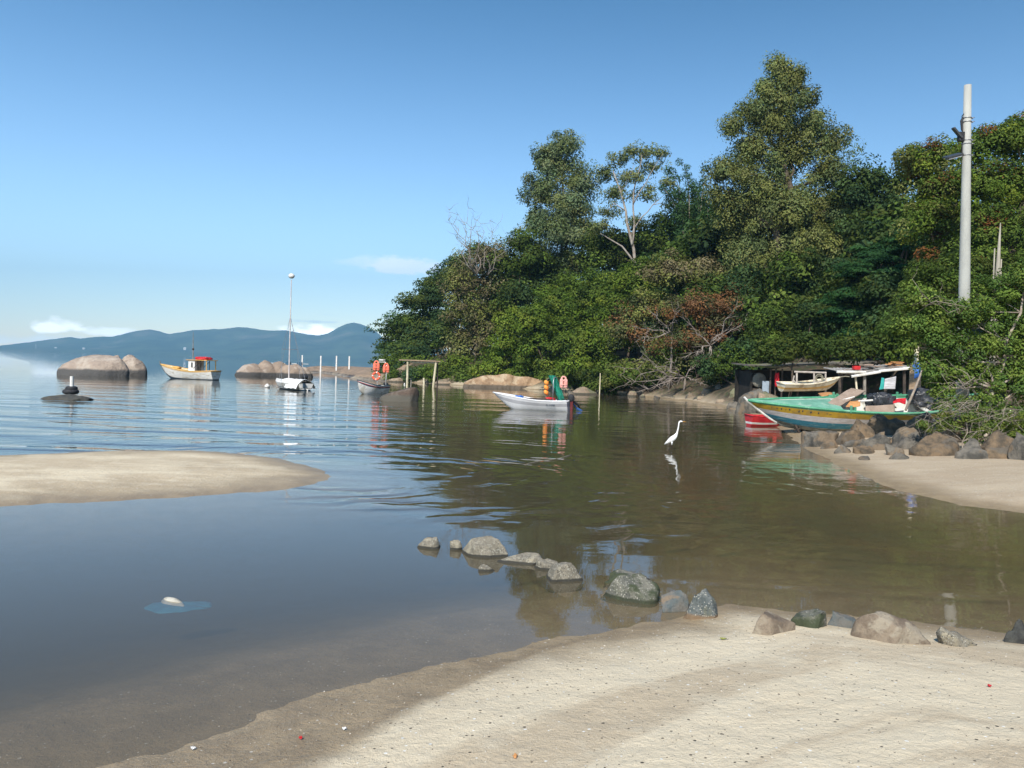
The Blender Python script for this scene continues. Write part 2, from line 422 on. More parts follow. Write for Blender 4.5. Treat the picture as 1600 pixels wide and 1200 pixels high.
# ------------------------------------------------------------------ water
def water_mat():
    m = bpy.data.materials.new('water_mat'); m.use_nodes = True
    t = m.node_tree; t.nodes.clear(); h = T(t)
    g = N(t, 'ShaderNodeNewGeometry'); P = g.outputs['Position']
    x, y, z = h.xyz(P)
    tip = G(520, 742)
    dx = h.m('SUBTRACT', x, tip.x); dy = h.m('SUBTRACT', y, tip.y)
    rad = h.m('SQRT', h.m('ADD', h.m('MULTIPLY', dx, dx), h.m('MULTIPLY', dy, dy)))
    ang = h.m('ARCTAN2', dy, dx)
    warp = h.m('MULTIPLY', h.noise(P, 0.28, 3, 0.5), 5.0)
    rw = h.m('ADD', rad, warp)
    ring = h.m('SINE', h.m('MULTIPLY', rw, 2 * PI / 1.15))
    ring2 = h.m('SINE', h.m('ADD', h.m('MULTIPLY', rw, 2 * PI / 0.47), h.m('MULTIPLY', warp, 1.7)))
    # rings live in the mouth of the cove, right of and beyond the sand spit tip
    fade = h.m('SUBTRACT', 1.0, h.smooth(rad, 3.5, 15.0))
    fade = h.m('MULTIPLY', fade, h.smooth(rad, 0.8, 3.0))
    patch = h.smooth(h.noise(P, 0.35, 2, 0.5), 0.40, 0.60)
    fade = h.m('MULTIPLY', fade, h.m('ADD', 0.2, h.m('MULTIPLY', patch, 0.8)))
    # calm in the pool in front of the sand bar (near, left)
    near = h.smooth(h.m('ADD', y, h.m('MULTIPLY', x, 0.55)), 10.0, 17.0)
    fade = h.m('MULTIPLY', fade, h.smooth(h.m('ADD', y, h.m('MULTIPLY', x, 0.6)), 11.0, 14.0))
    far = h.smooth(y, 14.0, 45.0)
    vfar = h.smooth(y, 130.0, 400.0)
    calm = h.m('SUBTRACT', 1.0, h.m('MULTIPLY', h.smooth(y, 45.0, 100.0), 0.82))
    Ps = h.scale(P, (1.0, 1.0, 1.0))
    nA = h.noise(h.scale(P, (0.55, 1.0, 1)), 1.5, 3, 0.5)      # long soft ripples
    nB = h.noise(h.scale(P, (0.6, 1.0, 1)), 5.5, 3, 0.55)     # small ripples
    nC = h.noise(h.scale(P, (0.35, 1.0, 1)), 0.35, 3, 0.5)
    left = h.m('SUBTRACT', 1.0, h.smooth(h.m('ADD', x, h.m('MULTIPLY', y, 0.12)), -4.0, 6.0))
    aA = h.m('ADD', 0.0008, h.m('ADD', h.m('MULTIPLY', near, 0.008), h.m('MULTIPLY', h.m('MULTIPLY', far, left), 0.013)))
    aB = h.m('ADD', 0.0003, h.m('ADD', h.m('MULTIPLY', near, 0.0013), h.m('MULTIPLY', h.m('MULTIPLY', far, left), 0.0015)))
    hgt = h.m('ADD', h.m('MULTIPLY', nA, aA), h.m('MULTIPLY', nB, aB))
    hgt = h.m('ADD', hgt, h.m('MULTIPLY', nC, h.m('ADD', h.m('MULTIPLY', near, 0.02), h.m('MULTIPLY', h.m('MULTIPLY', far, h.m('SUBTRACT', 1.0, h.m('MULTIPLY', vfar, 0.8))), 0.05))))
    hgt = h.m('ADD', hgt, h.m('MULTIPLY', h.m('ADD', h.m('MULTIPLY', ring, 0.009), h.m('MULTIPLY', ring2, 0.0016)), fade))
    # low swell lines running in over the shallows behind the bar
    sw = h.m('SINE', h.m('ADD', h.m('MULTIPLY', h.m('ADD', y, h.m('MULTIPLY', x, 0.18)), 2 * PI / 3.4), h.m('MULTIPLY', nC, 9.0)))
    swf = h.m('MULTIPLY', h.m('MULTIPLY', h.smooth(y, 17.0, 22.0), h.m('SUBTRACT', 1.0, h.smooth(y, 30.0, 60.0))), left)
    hgt = h.m('ADD', hgt, h.m('MULTIPLY', h.m('MULTIPLY', sw, swf), 0.02))
    # a few lone wavelets in the shallows by the near beach
    sw2 = h.m('SINE', h.m('ADD', h.m('MULTIPLY', h.m('ADD', y, h.m('MULTIPLY', x, 0.10)), 2 * PI / 1.3), h.m('MULTIPLY', nC, 6.0)))
    sf2 = h.m('MULTIPLY', h.m('MULTIPLY', h.smooth(y, 7.5, 9.0), h.m('SUBTRACT', 1.0, h.smooth(y, 10.0, 15.0))), h.smooth(x, 1.0, 3.0))
    hgt = h.m('ADD', hgt, h.m('MULTIPLY', h.m('MULTIPLY', h.m('POWER', h.m('MAXIMUM', sw2, 0.0), 3.0), sf2), 0.0035))
    hgt = h.m('MULTIPLY', hgt, calm)
    bn = N(t, 'ShaderNodeBump'); bn.inputs['Distance'].default_value = 1.0; bn.inputs['Strength'].default_value = 1
    h.link(hgt, bn.inputs['Height'])
    fr = N(t, 'ShaderNodeFresnel'); fr.inputs['IOR'].default_value = 1.33; h.link(bn.outputs[0], fr.inputs['Normal'])
    gl = N(t, 'ShaderNodeBsdfGlossy'); gl.inputs['Color'].default_value = (1, 1, 1, 1)
    gl.inputs['Roughness'].default_value = 0.0
    h.link(h.m('MULTIPLY', vfar, 0.03), gl.inputs['Roughness'])
    h.link(bn.outputs[0], gl.inputs['Normal'])
    tr = N(t, 'ShaderNodeBsdfTransparent'); tr.inputs['Color'].default_value = (0.97, 0.97, 0.96, 1)
    # suspended silt: cloudy water sends a little of its own colour back
    df = N(t, 'ShaderNodeBsdfDiffuse'); df.inputs['Color'].default_value = (0.235, 0.20, 0.125, 1)
    mx0 = N(t, 'ShaderNodeMixShader'); mx0.inputs[0].default_value = 0.26
    h.link(tr.outputs[0], mx0.inputs[1]); h.link(df.outputs[0], mx0.inputs[2])
    mx = N(t, 'ShaderNodeMixShader'); h.link(fr.outputs[0], mx.inputs[0]); h.link(mx0.outputs[0], mx.inputs[1]); h.link(gl.outputs[0], mx.inputs[2])
    out = N(t, 'ShaderNodeOutputMaterial'); h.link(mx.outputs[0], out.inputs['Surface'])
    va = N(t, 'ShaderNodeVolumeAbsorption'); va.inputs['Color'].default_value = (0.58, 0.52, 0.28, 1); va.inputs['Density'].default_value = 1.1
    h.link(va.outputs[0], out.inputs['Volume'])
    return m
wme, *_ = polar('water', lambda x, y: np.zeros(x.shape))
wo_ = link_mesh('water', wme, water_mat(), smooth=True); tag(wo_, kind='structure')

# ------------------------------------------------------------------ far hills
ridge = [(-2600, 470), (-700, 512), (-400, 528), (-200, 536), (-60, 541), (0, 541), (50, 535), (80, 531), (108, 527.5), (125, 530), (150, 527), (175, 527), (195, 522), (212, 518), (233, 515.5), (248, 518.5), (264, 523), (282, 520), (300, 517), (325, 515.5), (350, 514.5), (370, 512), (385, 512.5), (400, 515), (420, 517.5), (445, 517), (462, 520), (480, 523.5), (497, 525), (512, 522), (520, 517), (530, 511), (540, 507), (550, 505), (560, 506.5), (572, 511), (585, 518), (600, 530), (640, 541), (700, 548), (800, 552), (1000, 556), (1300, 560), (1700, 560)]
def hills():
    D0, D1, D2 = 5200.0, 6600.0, 8200.0
    us = np.arange(-2600, 1700, 4.0)
    rv = np.interp(us, [a for a, b in ridge], [b for a, b in ridge])
    rows = []
    for k in range(26):
        t = k / 18.0
        row = []
        for u, v in zip(us, rv):
            D = D0 + (D1 - D0) * t if t <= 1 else D1 + (D2 - D1) * (t - 1) / (7 / 18)
            p = AT(u, v, D1); H = max(p.z, 4.0)
            x = (AT(u, 560, D)).x
            q = min(t, 1.0)
            sp = mn.noise(Vector((x * 0.0016, D * 0.0009, 3.1))) + 0.5 * mn.noise(Vector((x * 0.004, D * 0.002, 7.7)))
            prof = (q ** 1.2) * (1 + 1.0 * sp * (1 - q) * min(1, q * 4))
            z = -1 + 6 * min(1, t * 12) + H * prof if t <= 1 else H * (1 - (t - 1) / (7 / 18) * 1.1)
            z += mn.noise(Vector((x * 0.02, D * 0.02, 0))) * 3.5 * q
            row.append((x, D, z))
        rows.append(row)
    mb = MB(); mb.grid(rows)
    m = pm('hill_forest', (0.03, 0.05, 0.025), (0.07, 0.10, 0.045), 0.006, 0.9, c3=(0.16, 0.15, 0.10), s3=0.0018, spec=0.0)
    return mb.build('hills', m, smooth=True)
tag(hills(), kind='structure')
# ------------------------------------------------------------------ rocks
def rock_material(name, c1, c2, c3, base=None, barn=False, scale=3.0, algae=None):
    """c1/c2 body, c3 blotches; base = colour of the tidal band just above the water (world z < 0.1)"""
    m = bpy.data.materials.new(name); m.use_nodes = True
    t = m.node_tree; b = t.nodes['Principled BSDF']; h = T(t)
    P = N(t, 'ShaderNodeNewGeometry').outputs['Position']; x, y, z = h.xyz(P)
    n1 = h.noise(P, scale, 6, 0.65); n2 = h.noise(P, scale * 4.5, 6, 0.7); n3 = h.noise(P, scale * 0.6, 4, 0.6, 0.6)
    c = h.mix(h.smooth(n1, 0.38, 0.62), c1, c2)
    c = h.mix(h.smooth(n3, 0.52, 0.62), c, c3)
    c = h.mix(h.m('MULTIPLY', h.smooth(n2, 0.55, 0.68), 0.5), c, tuple(v * 0.45 for v in c1))
    if barn:
        v1 = h.voro(P, 62); vc = h.xyz(h.voro(P, 62, out='Color'))
        c = h.mix(h.m('MULTIPLY', h.m('LESS_THAN', v1, 0.36), h.m('GREATER_THAN', vc[0], 0.55)), c, (0.46, 0.44, 0.37))
        c = h.mix(h.m('MULTIPLY', h.m('LESS_THAN', v1, 0.35), h.m('LESS_THAN', vc[1], 0.25)), c, (0.05, 0.05, 0.045))
    if base:
        lv = h.m('ADD', z, h.m('MULTIPLY', h.m('SUBTRACT', n1, 0.5), base[2]))
        c = h.mix(h.m('SUBTRACT', 1.0, h.smooth(lv, base[1] * 0.7, base[1] * 1.2)), c, base[0])
    if algae:
        c = h.mix(h.smooth(h.noise(P, 2.6, 4, 0.6), 0.50, 0.60), c, algae)
    h.link(c, b.inputs['Base Color']); b.inputs['Roughness'].default_value = 0.85
    b.inputs['Specular IOR Level'].default_value = 0.25
    bn = N(t, 'ShaderNodeBump'); bn.inputs['Distance'].default_value = 1; bn.inputs['Strength'].default_value = 1
    k = 3.0 / scale
    h.link(h.m('ADD', h.m('MULTIPLY', n2, 0.05 * k), h.m('MULTIPLY', h.noise(P, scale * 16, 4, 0.7), 0.012 * k)), bn.inputs['Height'])
    h.link(bn.outputs[0], b.inputs['Normal'])
    return m
M_rock_near = rock_material('barnacled_stone', (0.27, 0.24, 0.185), (0.19, 0.17, 0.13), (0.34, 0.30, 0.22), ((0.05, 0.048, 0.04), 0.03, 0.04), True, 6.0)
M_rock_algae = rock_material('mossy_stone', (0.21, 0.20, 0.16), (0.12, 0.12, 0.10), (0.16, 0.16, 0.12), ((0.05, 0.055, 0.035), 0.04, 0.05), True, 6.0, (0.06, 0.072, 0.04))
M_rock_grey = rock_material('grey_green_stone', (0.20, 0.21, 0.20), (0.10, 0.115, 0.11), (0.15, 0.155, 0.12), ((0.22, 0.15, 0.09), 0.08, 0.12), True, 6.0)
M_rock_warm = rock_material('brown_stone', (0.27, 0.215, 0.155), (0.17, 0.13, 0.095), (0.33, 0.28, 0.21), None, False, 6.0)
M_rock_slate = rock_material('slate_stone', (0.11, 0.13, 0.13), (0.17, 0.16, 0.14), (0.22, 0.17, 0.12), None, False, 6.0)
M_rock_dark = rock_material('dark_stone', (0.045, 0.045, 0.042), (0.08, 0.08, 0.07), (0.10, 0.09, 0.07), None, False, 7.0)
M_granite = rock_material('smooth_granite', (0.44, 0.345, 0.27), (0.34, 0.27, 0.215), (0.50, 0.42, 0.34), ((0.10, 0.095, 0.09), 0.75, 0.5), False, 0.55)
M_granite2 = rock_material('granite_low', (0.37, 0.28, 0.21), (0.28, 0.215, 0.165), (0.44, 0.36, 0.29), ((0.08, 0.075, 0.07), 0.55, 0.4), False, 0.7)
M_brownrock = rock_material('brown_dome_rock', (0.125, 0.088, 0.066), (0.085, 0.063, 0.05), (0.15, 0.12, 0.095), ((0.11, 0.10, 0.08), 0.42, 0.25), False, 2.0)
M_boulder = rock_material('bank_boulder', (0.22, 0.155, 0.095), (0.085, 0.07, 0.052), (0.14, 0.12, 0.095), None, False, 2.2)
M_boulder2 = rock_material('bank_boulder_grey', (0.19, 0.17, 0.14), (0.075, 0.07, 0.06), (0.20, 0.15, 0.10), None, False, 2.2)
M_shore = rock_material('shore_rock', (0.38, 0.29, 0.20), (0.24, 0.18, 0.13), (0.20, 0.20, 0.12), ((0.09, 0.08, 0.06), 0.15, 0.2), False, 1.4)

def rock(name, loc, size, seed, mat, label, cat='rock', group=None, cuts=9, smoothk=0.0, rz=None, rough=0.10, sub=4, flat=0.75, par=None):
    rnd = random.Random(seed)
    bm = bmesh.new(); bmesh.ops.create_icosphere(bm, subdivisions=sub, radius=1.0)
    planes = []
    for _ in range(cuts):
        n = Vector((rnd.uniform(-1, 1), rnd.uniform(-1, 1), rnd.uniform(-0.3, 1))).normalized()
        planes.append((n, rnd.uniform(0.52, 0.86)))
    planes.append((Vector((rnd.uniform(-.35, .35), rnd.uniform(-.5, .1), 1)).normalized(), rnd.uniform(.42, .6)))
    planes.append((Vector((rnd.uniform(-.6, .6), -1, rnd.uniform(.2, .6))).normalized(), rnd.uniform(.5, .7)))
    so = Vector((seed * 3.7, seed * 1.3, 0))
    for v in bm.verts:
        p = v.co.copy()
        for n, d in planes:
            k = p.dot(n)
            if k > d: p -= n * (k - d) * (1 - smoothk)
        p *= 1 + rough * mn.noise(p * 1.7 + so) * 1.4 + rough * 0.55 * mn.noise(p * 4.1 + so) + rough * 0.28 * mn.noise(p * 9 + so)
        if p.z < -0.25: p.z = -0.25 + (p.z + 0.25) * 0.4
        v.co = p
    zs = [v.co.z for v in bm.verts]; xs = [v.co.x for v in bm.verts]; ys = [v.co.y for v in bm.verts]
    zmax = max(zs)
    for v in bm.verts:
        v.co.x = (v.co.x - (max(xs) + min(xs)) / 2) / (max(xs) - min(xs)) * size[0]
        v.co.y = (v.co.y - (max(ys) + min(ys)) / 2) / (max(ys) - min(ys)) * size[1]
        v.co.z = v.co.z / zmax * size[2]
    me = bpy.data.meshes.new(name); bm.to_mesh(me); bm.free()
    o = link_mesh(name, me, mat, par, smooth=True)
    o.location = loc; o.rotation_euler = (0, 0, rz if rz is not None else rnd.uniform(-0.35, 0.35))
    if label: tag(o, label, cat, group)
    return o
def prock(u, v, w, hh, seed, mat, label, group=None, z=None, dy=0.75, cat='rock', name='rock', **kw):
    """a rock whose foot stands at picture point u, v; w, hh in picture pixels"""
    zz = 0.0 if z is None else z
    p = G(u, v, zz); s = p.y / FPX
    d = w * s * dy
    loc = Vector((p.x, p.y + d * 0.5 * 0.6, zz))
    k = (p.y + d * 0.3) / p.y
    return rock(name, loc, (w * s * k, d, hh * s * k), seed, mat, label, cat, group, **kw)

GR = 'stones in a line across the shallows'
prock(668, 857, 38, 17, 11, M_rock_near, 'small pale triangular stone alone at the far left end of the stone line', GR, cuts=5, rz=0)
prock(712, 859, 20, 15, 12, M_rock_near, 'little rounded stone touching the left side of the big barnacled block', GR, cuts=5, rz=0)
prock(756, 870, 78, 29, 13, M_rock_near, 'big grey barnacled block, largest stone at the left half of the stone line', GR, cuts=12, rz=-0.1, dy=0.6)
prock(812, 881, 72, 14, 14, M_rock_near, 'long flat low slab just right of the big barnacled block', GR, cuts=6, rz=0.05, dy=0.5)
prock(760, 893, 27, 9, 15, M_rock_near, 'tiny flat stone barely above water in front of the stone line', GR, cuts=5, rz=0, dy=0.7)
prock(853, 890, 40, 17, 16, M_rock_near, 'low knobbly crusted stone leaning on the left of a grey wedge stone', GR, cuts=9, rz=0, rough=0.2)
prock(880, 908, 66, 27, 17, M_rock_near, 'grey wedge stone with pale rim in the middle of the stone line', GR, cuts=10, rz=-0.15)
prock(978, 912, 68, 17, 18, M_rock_algae, 'crusty low stone with weed just behind the broad barnacled boulder', GR, cuts=8, rz=0, rough=0.2)
prock(988, 940, 92, 35, 19, M_rock_algae, 'broad barnacled boulder with green algae on its right side', GR, cuts=10, rz=0.0, dy=0.7)
prock(1057, 955, 46, 30, 20, M_rock_slate, 'pinkish grey stone half behind the upright spotted stone', GR, cuts=8, rz=0)
prock(1096, 973, 60, 48, 38, M_rock_grey, 'upright dark spotted stone with rusty foot where the sand begins', GR, cuts=10, rz=0.2, dy=0.7)
GB = 'stones half buried along the top of the near beach'
def brock(u, v, w, hh, seed, mat, label, **kw):
    p = G(u, v, 0.0)
    for _ in range(4): p = G(u, v, hz(p.x, p.y))
    z = hz(p.x, p.y) - 0.03
    s = p.y / FPX; d = w * s * kw.pop('dy', 0.7)
    return rock('rock', Vector((p.x, p.y + d * 0.3, z)), (w * s, d, hh * s + 0.03), seed, mat, label, 'rock', GB, **kw)
brock(1208, 990, 82, 30, 31, M_rock_warm, 'brown angular stone with a lit corner and moss behind its top', cuts=9, rz=0.3)
brock(1268, 981, 66, 24, 32, M_rock_algae, 'low greenish stone right behind the brown angular stone', cuts=8, rz=0)
brock(1326, 981, 66, 21, 33, M_rock_slate, 'dark slate blue low stone between the greenish stone and the long cracked one', cuts=8, rz=0)
brock(1402, 1005, 122, 40, 34, M_rock_warm, 'long brown cracked slab, widest stone on the near beach', cuts=11, rz=-0.25)
brock(1503, 1010, 66, 25, 35, M_rock_near, 'crumbly sand coloured stone right of the long cracked slab', cuts=8, rz=0, rough=0.22)
brock(1594, 1006, 46, 36, 36, M_rock_dark, 'black jagged stone at the right edge of the near beach', cuts=12, rz=0, rough=0.25)

# right hand beach boulders (under boat and bush)
GC = 'boulders piled under the beached boat and the bush'
def rrock(u, v, w, hh, seed, mat, label, **kw):
    p = G(u, v, 0.2)
    for _ in range(4): p = G(u, v, max(0.0, hz(p.x, p.y)))
    s = p.y / FPX; d = w * s * kw.pop('dy', 0.8)
    up = kw.pop('up', 0.0); kw['cuts'] = kw.get('cuts', 9) + 5
    return rock('boulder', Vector((p.x, p.y + d * 0.3, p.z - 0.05 + up)), (w * s, d, hh * s * .86 + 0.05), seed, mat, label, 'boulder', GC, **dict(dict(rough=.17), **kw))
rrock(1284, 697, 62, 28, 41, M_boulder2, 'grey boulder under the boat bow, leftmost of the pile', cuts=8)
rrock(1328, 695, 56, 28, 42, M_boulder, 'dark brown boulder directly right of the leftmost grey one', cuts=8)
rrock(1355, 684, 46, 34, 59, M_boulder, 'dark boulder wedged right below the hull of the boat', cuts=8)
rrock(1388, 680, 66, 36, 43, M_boulder, 'big ochre boulder below the draped cardboard', cuts=10, up=.05)
rrock(1434, 682, 60, 42, 44, M_boulder, 'tall ochre boulder standing left of the bare twigs', cuts=9, up=.05)
rrock(1374, 703, 58, 28, 45, M_boulder2, 'pale grey boulder in front under the big ochre one', cuts=9)
rrock(1420, 702, 48, 40, 46, M_boulder2, 'grey boulder in front of the tall ochre one', cuts=8)
rrock(1408, 718, 32, 12, 47, M_boulder2, 'small low grey stone lying on the sand before the pile', cuts=6)
rrock(1356, 719, 26, 7, 48, M_boulder2, 'tiny flat stone on the sand near the water', cuts=6)
rrock(1474, 712, 92, 40, 49, M_boulder, 'long dark boulder shaded by the bush, its top lit in spots', cuts=9)
rrock(1528, 717, 62, 36, 50, M_boulder2, 'sloping grey boulder beneath the low bare twigs', cuts=9)
rrock(1575, 716, 74, 50, 51, M_boulder, 'large dark boulder at the right end of the pile', cuts=9)
rrock(1500, 690, 84, 50, 52, M_boulder, 'dark boulder behind the long shaded one', cuts=9)
rrock(1560, 690, 80, 50, 53, M_boulder2, 'hidden dark boulder deep under the bush', cuts=9)
rrock(1625, 720, 70, 50, 54, M_boulder2, 'boulder cut by the right edge under the bush', cuts=9)

for k in range(22):
    r_k = random.Random(300 + k); u = 1285 + k * 15 + r_k.uniform(-6, 6)
    rrock(u, 690 + (k % 3) * 9 + r_k.uniform(-3, 3), r_k.uniform(22, 42), r_k.uniform(10, 22), 320 + k, M_boulder if k % 2 else M_boulder2, 'small jumbled stone wedged among the boulders under the bush')
# shoreline rocks at the foot of the headland
GS = 'rocks along the headland shore'
for i, (u, v, w, hh, lab) in enumerate([
    (1001, 619, 34, 15, 'rounded mossy rock at the water under the leaning bare branches'),
    (972, 617, 20, 6, 'flat dark rock left of the rounded mossy one'),
    (1036, 619, 34, 8, 'low flat shore rock right of the rounded mossy one'),
    (1062, 620, 26, 11, 'yellowish mossy shore rock under hanging twigs'),
    (1084, 621, 26, 14, 'olive shore rock beside the small pointed one'),
    (1094, 612, 15, 14, 'small pointed orange rock perched on the shore rocks'),
    (1112, 623, 42, 22, 'big rounded tan rock in the middle of the shore heap'),
    (1135, 612, 26, 14, 'tan rock behind the big rounded tan one'),
    (1146, 620, 30, 38, 'tall leaning slab, highest rock of the shore heap'),
    (1161, 612, 26, 26, 'broken tan rock right of the tall slab'),
    (1158, 624, 44, 20, 'square tan block below the tall slab'),
    (1178, 612, 24, 16, 'pale round rock close to the shack wall'),
    (1180, 646, 58, 40, 'broken tan rubble rock at the foot of the shed left end'), (1204, 648, 46, 36, 'second rubble rock at the shed foot, partly behind the boat bow'),
    (1192, 632, 40, 20, 'tan rock between the boat bow and the shed wall'), (1208, 640, 34, 13, 'low grey rock behind the beached boat bow, beside the shed wall'),
    (1140, 633, 44, 10, 'flat grey rock at the water below the heap'),
    (1172, 636, 40, 16, 'grey rubble rock at the water near the boat bow'),
    (1120, 627, 46, 6, 'low wet ledge in front of the tan rock'),
    (912, 616, 48, 12, 'long grey sloping slab in the water right of the clay bank'),
    (958, 613, 30, 7, 'low dark rock between the long slab and the stake'),
    (888, 612, 26, 9, 'small grey rock behind the left end of the long slab'),
    (700, 601, 60, 10, 'low brown shore ledge left of the clay bank'),
    (752, 604, 46, 14, 'smooth brown rock at the left end of the clay bank'),
    (660, 598, 40, 7, 'low dark ledge behind the wooden frame'),
    (618, 597, 34, 7, 'low ledge at the tip of the headland')]):
    p = G(u, v, 0.0)
    s = p.y / FPX; d = w * s * 0.9
    rock('shore_rock', Vector((p.x, p.y + d * 0.3, 0)), (w * s, d, hh * s), 70 + i, M_shore if i % 3 or i > 14 else M_boulder2, lab, 'rock', GS, cuts=10, sub=3)
for k in range(46):
    r_k = random.Random(500 + k); u = r_k.uniform(985, 1168) if k < 36 else r_k.uniform(860, 985)
    v = np.interp(u, [860, 985, 1050, 1110, 1168], [611, 617, 621, 626, 641]) - r_k.uniform(-1, 9)
    pk = G(u, v, .15); zk = max(0.0, hz(pk.x, pk.y)); s = pk.y / FPX; w_ = r_k.uniform(9, 24)
    rock('shore_rock', Vector((pk.x, pk.y, zk - .08)), (w_ * s, w_ * s * .8, w_ * s * r_k.uniform(.35, .65)), 540 + k, M_shore if k % 2 else M_boulder2, 'one of the small rubble stones strewn between the bigger headland shore rocks', 'rock', GS, cuts=12, sub=3, rough=.15)
# clay bank, vertical, under the shrubs
def clay_bank():
    rows = []
    us = np.linspace(722, 868, 90)
    for k in range(14):
        row = []
        for u in us:
            p = G(u, 605 + (u - 722) / 146 * 4, 0)
            e = math.sin(PI * (u - 722) / 146) ** 0.4
            H = 1.75 * e * (0.85 + 0.25 * mn.noise(Vector((p.x * 0.5, 0, 1))))
            t = k / 10.0
            n = mn.noise(Vector((p.x * 0.9, t * 1.2, 4))) * 0.5 + mn.noise(Vector((p.x * 3, t * 4, 9))) * 0.18
            if t <= 1: q = Vector((p.x, p.y + 0.4 + t * 0.9 + n * 0.8 * (1 - 0.3 * t), -0.3 + (H + 0.3) * t))
            else: q = Vector((p.x, p.y + 1.3 + (t - 1) * 9, H - (t - 1) * 1.5 + n * .2))
            row.append(q)
        rows.append(row)
    m = rock_material('clay', (0.40, 0.27, 0.165), (0.26, 0.17, 0.10), (0.47, 0.36, 0.24), ((0.12, 0.095, 0.07), 0.35, 0.3), False, 1.3)
    o = MB().grid(rows).build('clay_bank', m, smooth=True)
    tag(o, 'brown eroded clay bank at the waterline under the green shrubs', 'bank')
clay_bank()
# boulders in the bay
GL = 'granite boulders in the bay'
prock(137, 587, 108, 33, 81, M_granite, 'largest smooth pink granite boulder out in the bay, far left', GL, cuts=3, smoothk=.5, rz=0, rough=.06, dy=.6)
def cluster(u, v, lst, seed, mat, label, group):
    p = G(u, v, 0); s = p.y / FPX
    mb_objs = []
    bm = bmesh.new()
    for i, (du, dv, w, hh) in enumerate(lst):
        rnd = random.Random(seed + i)
        b2 = bmesh.new(); bmesh.ops.create_icosphere(b2, subdivisions=4, radius=1)
        pl = [(Vector((rnd.uniform(-1, 1), rnd.uniform(-1, 1), rnd.uniform(-.2, 1))).normalized(), rnd.uniform(.75, .92)) for _ in range(5)]
        for q in b2.verts:
            c = q.co.copy()
            for n, d in pl:
                k = c.dot(n)
                if k > d: c -= n * (k - d) * .6
            c *= 1 + .10 * mn.noise(c * 1.8 + Vector((seed + i, 0, 0))) + .04 * mn.noise(c * 5)
            q.co = Vector((c.x * w * s / 2 + du * s, c.y * w * s * .35 + dv, max(c.z, -.3) * hh * s))
        tmp = bpy.data.meshes.new('t'); b2.to_mesh(tmp); b2.free(); bm.from_mesh(tmp); bpy.data.meshes.remove(tmp)
    me = bpy.data.meshes.new('rock'); bm.to_mesh(me); bm.free()
    o = link_mesh('rock', me, mat, None, True); o.location = p
    return tag(o, label, 'rock', group)
cluster(196, 586, [(-14, 0, 26, 31), (-2, 1.2, 40, 32), (12, 0, 42, 27)], 5, M_granite, 'cracked granite boulder just behind the right of the largest one', GL)
cluster(425, 588, [(-32, 0, 54, 19), (-12, .8, 46, 25), (8, 1, 34, 26), (30, .5, 48, 21), (46, 1, 30, 16)], 8, M_granite2, 'long humped row of brown granite behind the sailboat', GL)
prock(621, 627, 62, 22, 84, M_brownrock, 'dark brown domed rock in front of the small boat with lifebuoys', GL, cuts=5, smoothk=.2, rz=0, rough=.06, dy=.8)
# wreck mound with tyre and post
pm0 = G(106, 624)
M_black = pm('black_rubber', (0.02, 0.021, 0.023), (0.035, 0.035, 0.038), 8, 0.7)
rock('weedy_mound', Vector((pm0.x, pm0.y, -0.02)), (76 * pm0.y / FPX, 1.6, 9 * pm0.y / FPX), 85, M_rock_dark, 'low dark weedy mound in the bay carrying a stump and short post', 'mound', None, cuts=4, rz=0, rough=.2)
p = G(109, 620); s = p.y / FPX
mb = MB(); mb.torus((0, 0, -0.02), .30, .15, 22, 8); mb.torus((.04, 0, 0.17), .21, .13, 22, 8); mb.sphere((0, 0, .02), (.26, .26, .2))
o = mb.build('tyre', M_black, None, True); o.location = (p.x, p.y + .1, 8 * s * 1.0 + .02); tag(o, 'black tyres stacked on the weedy mound round the short white post', 'tyre')
M_white = pm('white_paint', (0.78, 0.76, 0.72), (0.66, 0.64, 0.60), 3, 0.45, c3=(0.5, 0.47, 0.4), s3=1.5)
M_cream = pm('cream_paint', (0.80, 0.72, 0.55), (0.66, 0.58, 0.42), 2.0, 0.5, c3=(0.45, 0.36, 0.24), s3=2.5)
mb = MB(); mb.tube([(0, 0, 0), (0, 0, 1.1)], [.11, .10], 10)
o = mb.build('post', M_white, None); o.location = (p.x + .05, p.y + .1, .1); tag(o, 'short white post standing inside the stack of tyres', 'post')

# posts on the spit
M_conc = pm('pale_concrete', (0.62, 0.62, 0.60), (0.50, 0.50, 0.47), 1.2, 0.8, 0.004, 20, c3=(0.40, 0.40, 0.36), s3=0.7)
for i, (u, vt, vb) in enumerate([(472.5, 555, 578), (501.5, 556, 576.5), (526, 556, 577), (546, 556.5, 577)]):
    Yd = 164 - i * 5
    top = AT(u, vt, Yd); g0 = hz(top.x, Yd)
    mb = MB(); mb.box((0, 0, (top.z - g0) / 2 - .2), (.24, .24, top.z - g0 + .4))
    o = mb.build('post', M_white, None, bevel=.02); o.location = (top.x, Yd, g0)
    tag(o, ['white post at the left end of the spit beside the blue gate frame', 'white post second from the left on the spit', 'white post third from the left, above the brown heap', 'white post on the spit nearest the headland trees'][i], 'post', 'white posts on the spit')
# low footbridge with two dark blue uprights between the granite and the spit
Yd = 140
a = AT(450, 568, Yd); b_ = AT(468, 569, Yd)
M_blue = pm('dark_blue_paint', (0.035, 0.09, 0.15), (0.05, 0.12, 0.18), 3, 0.5)
fb = empty('mooring_gate', (a.x, Yd, 0), 0, 'dark blue gate frame over the water between granite hump and spit', 'gate')
for q in (a, b_):
    MB().box((q.x - a.x, 0, 1.0), (.85, .5, 2.1)).build('upright', M_blue, fb)
MB().box(((b_.x - a.x) / 2 - 1.0, 0.3, 1.75), (b_.x - a.x + 5, .12, .10)).build('rail', M_conc, fb)

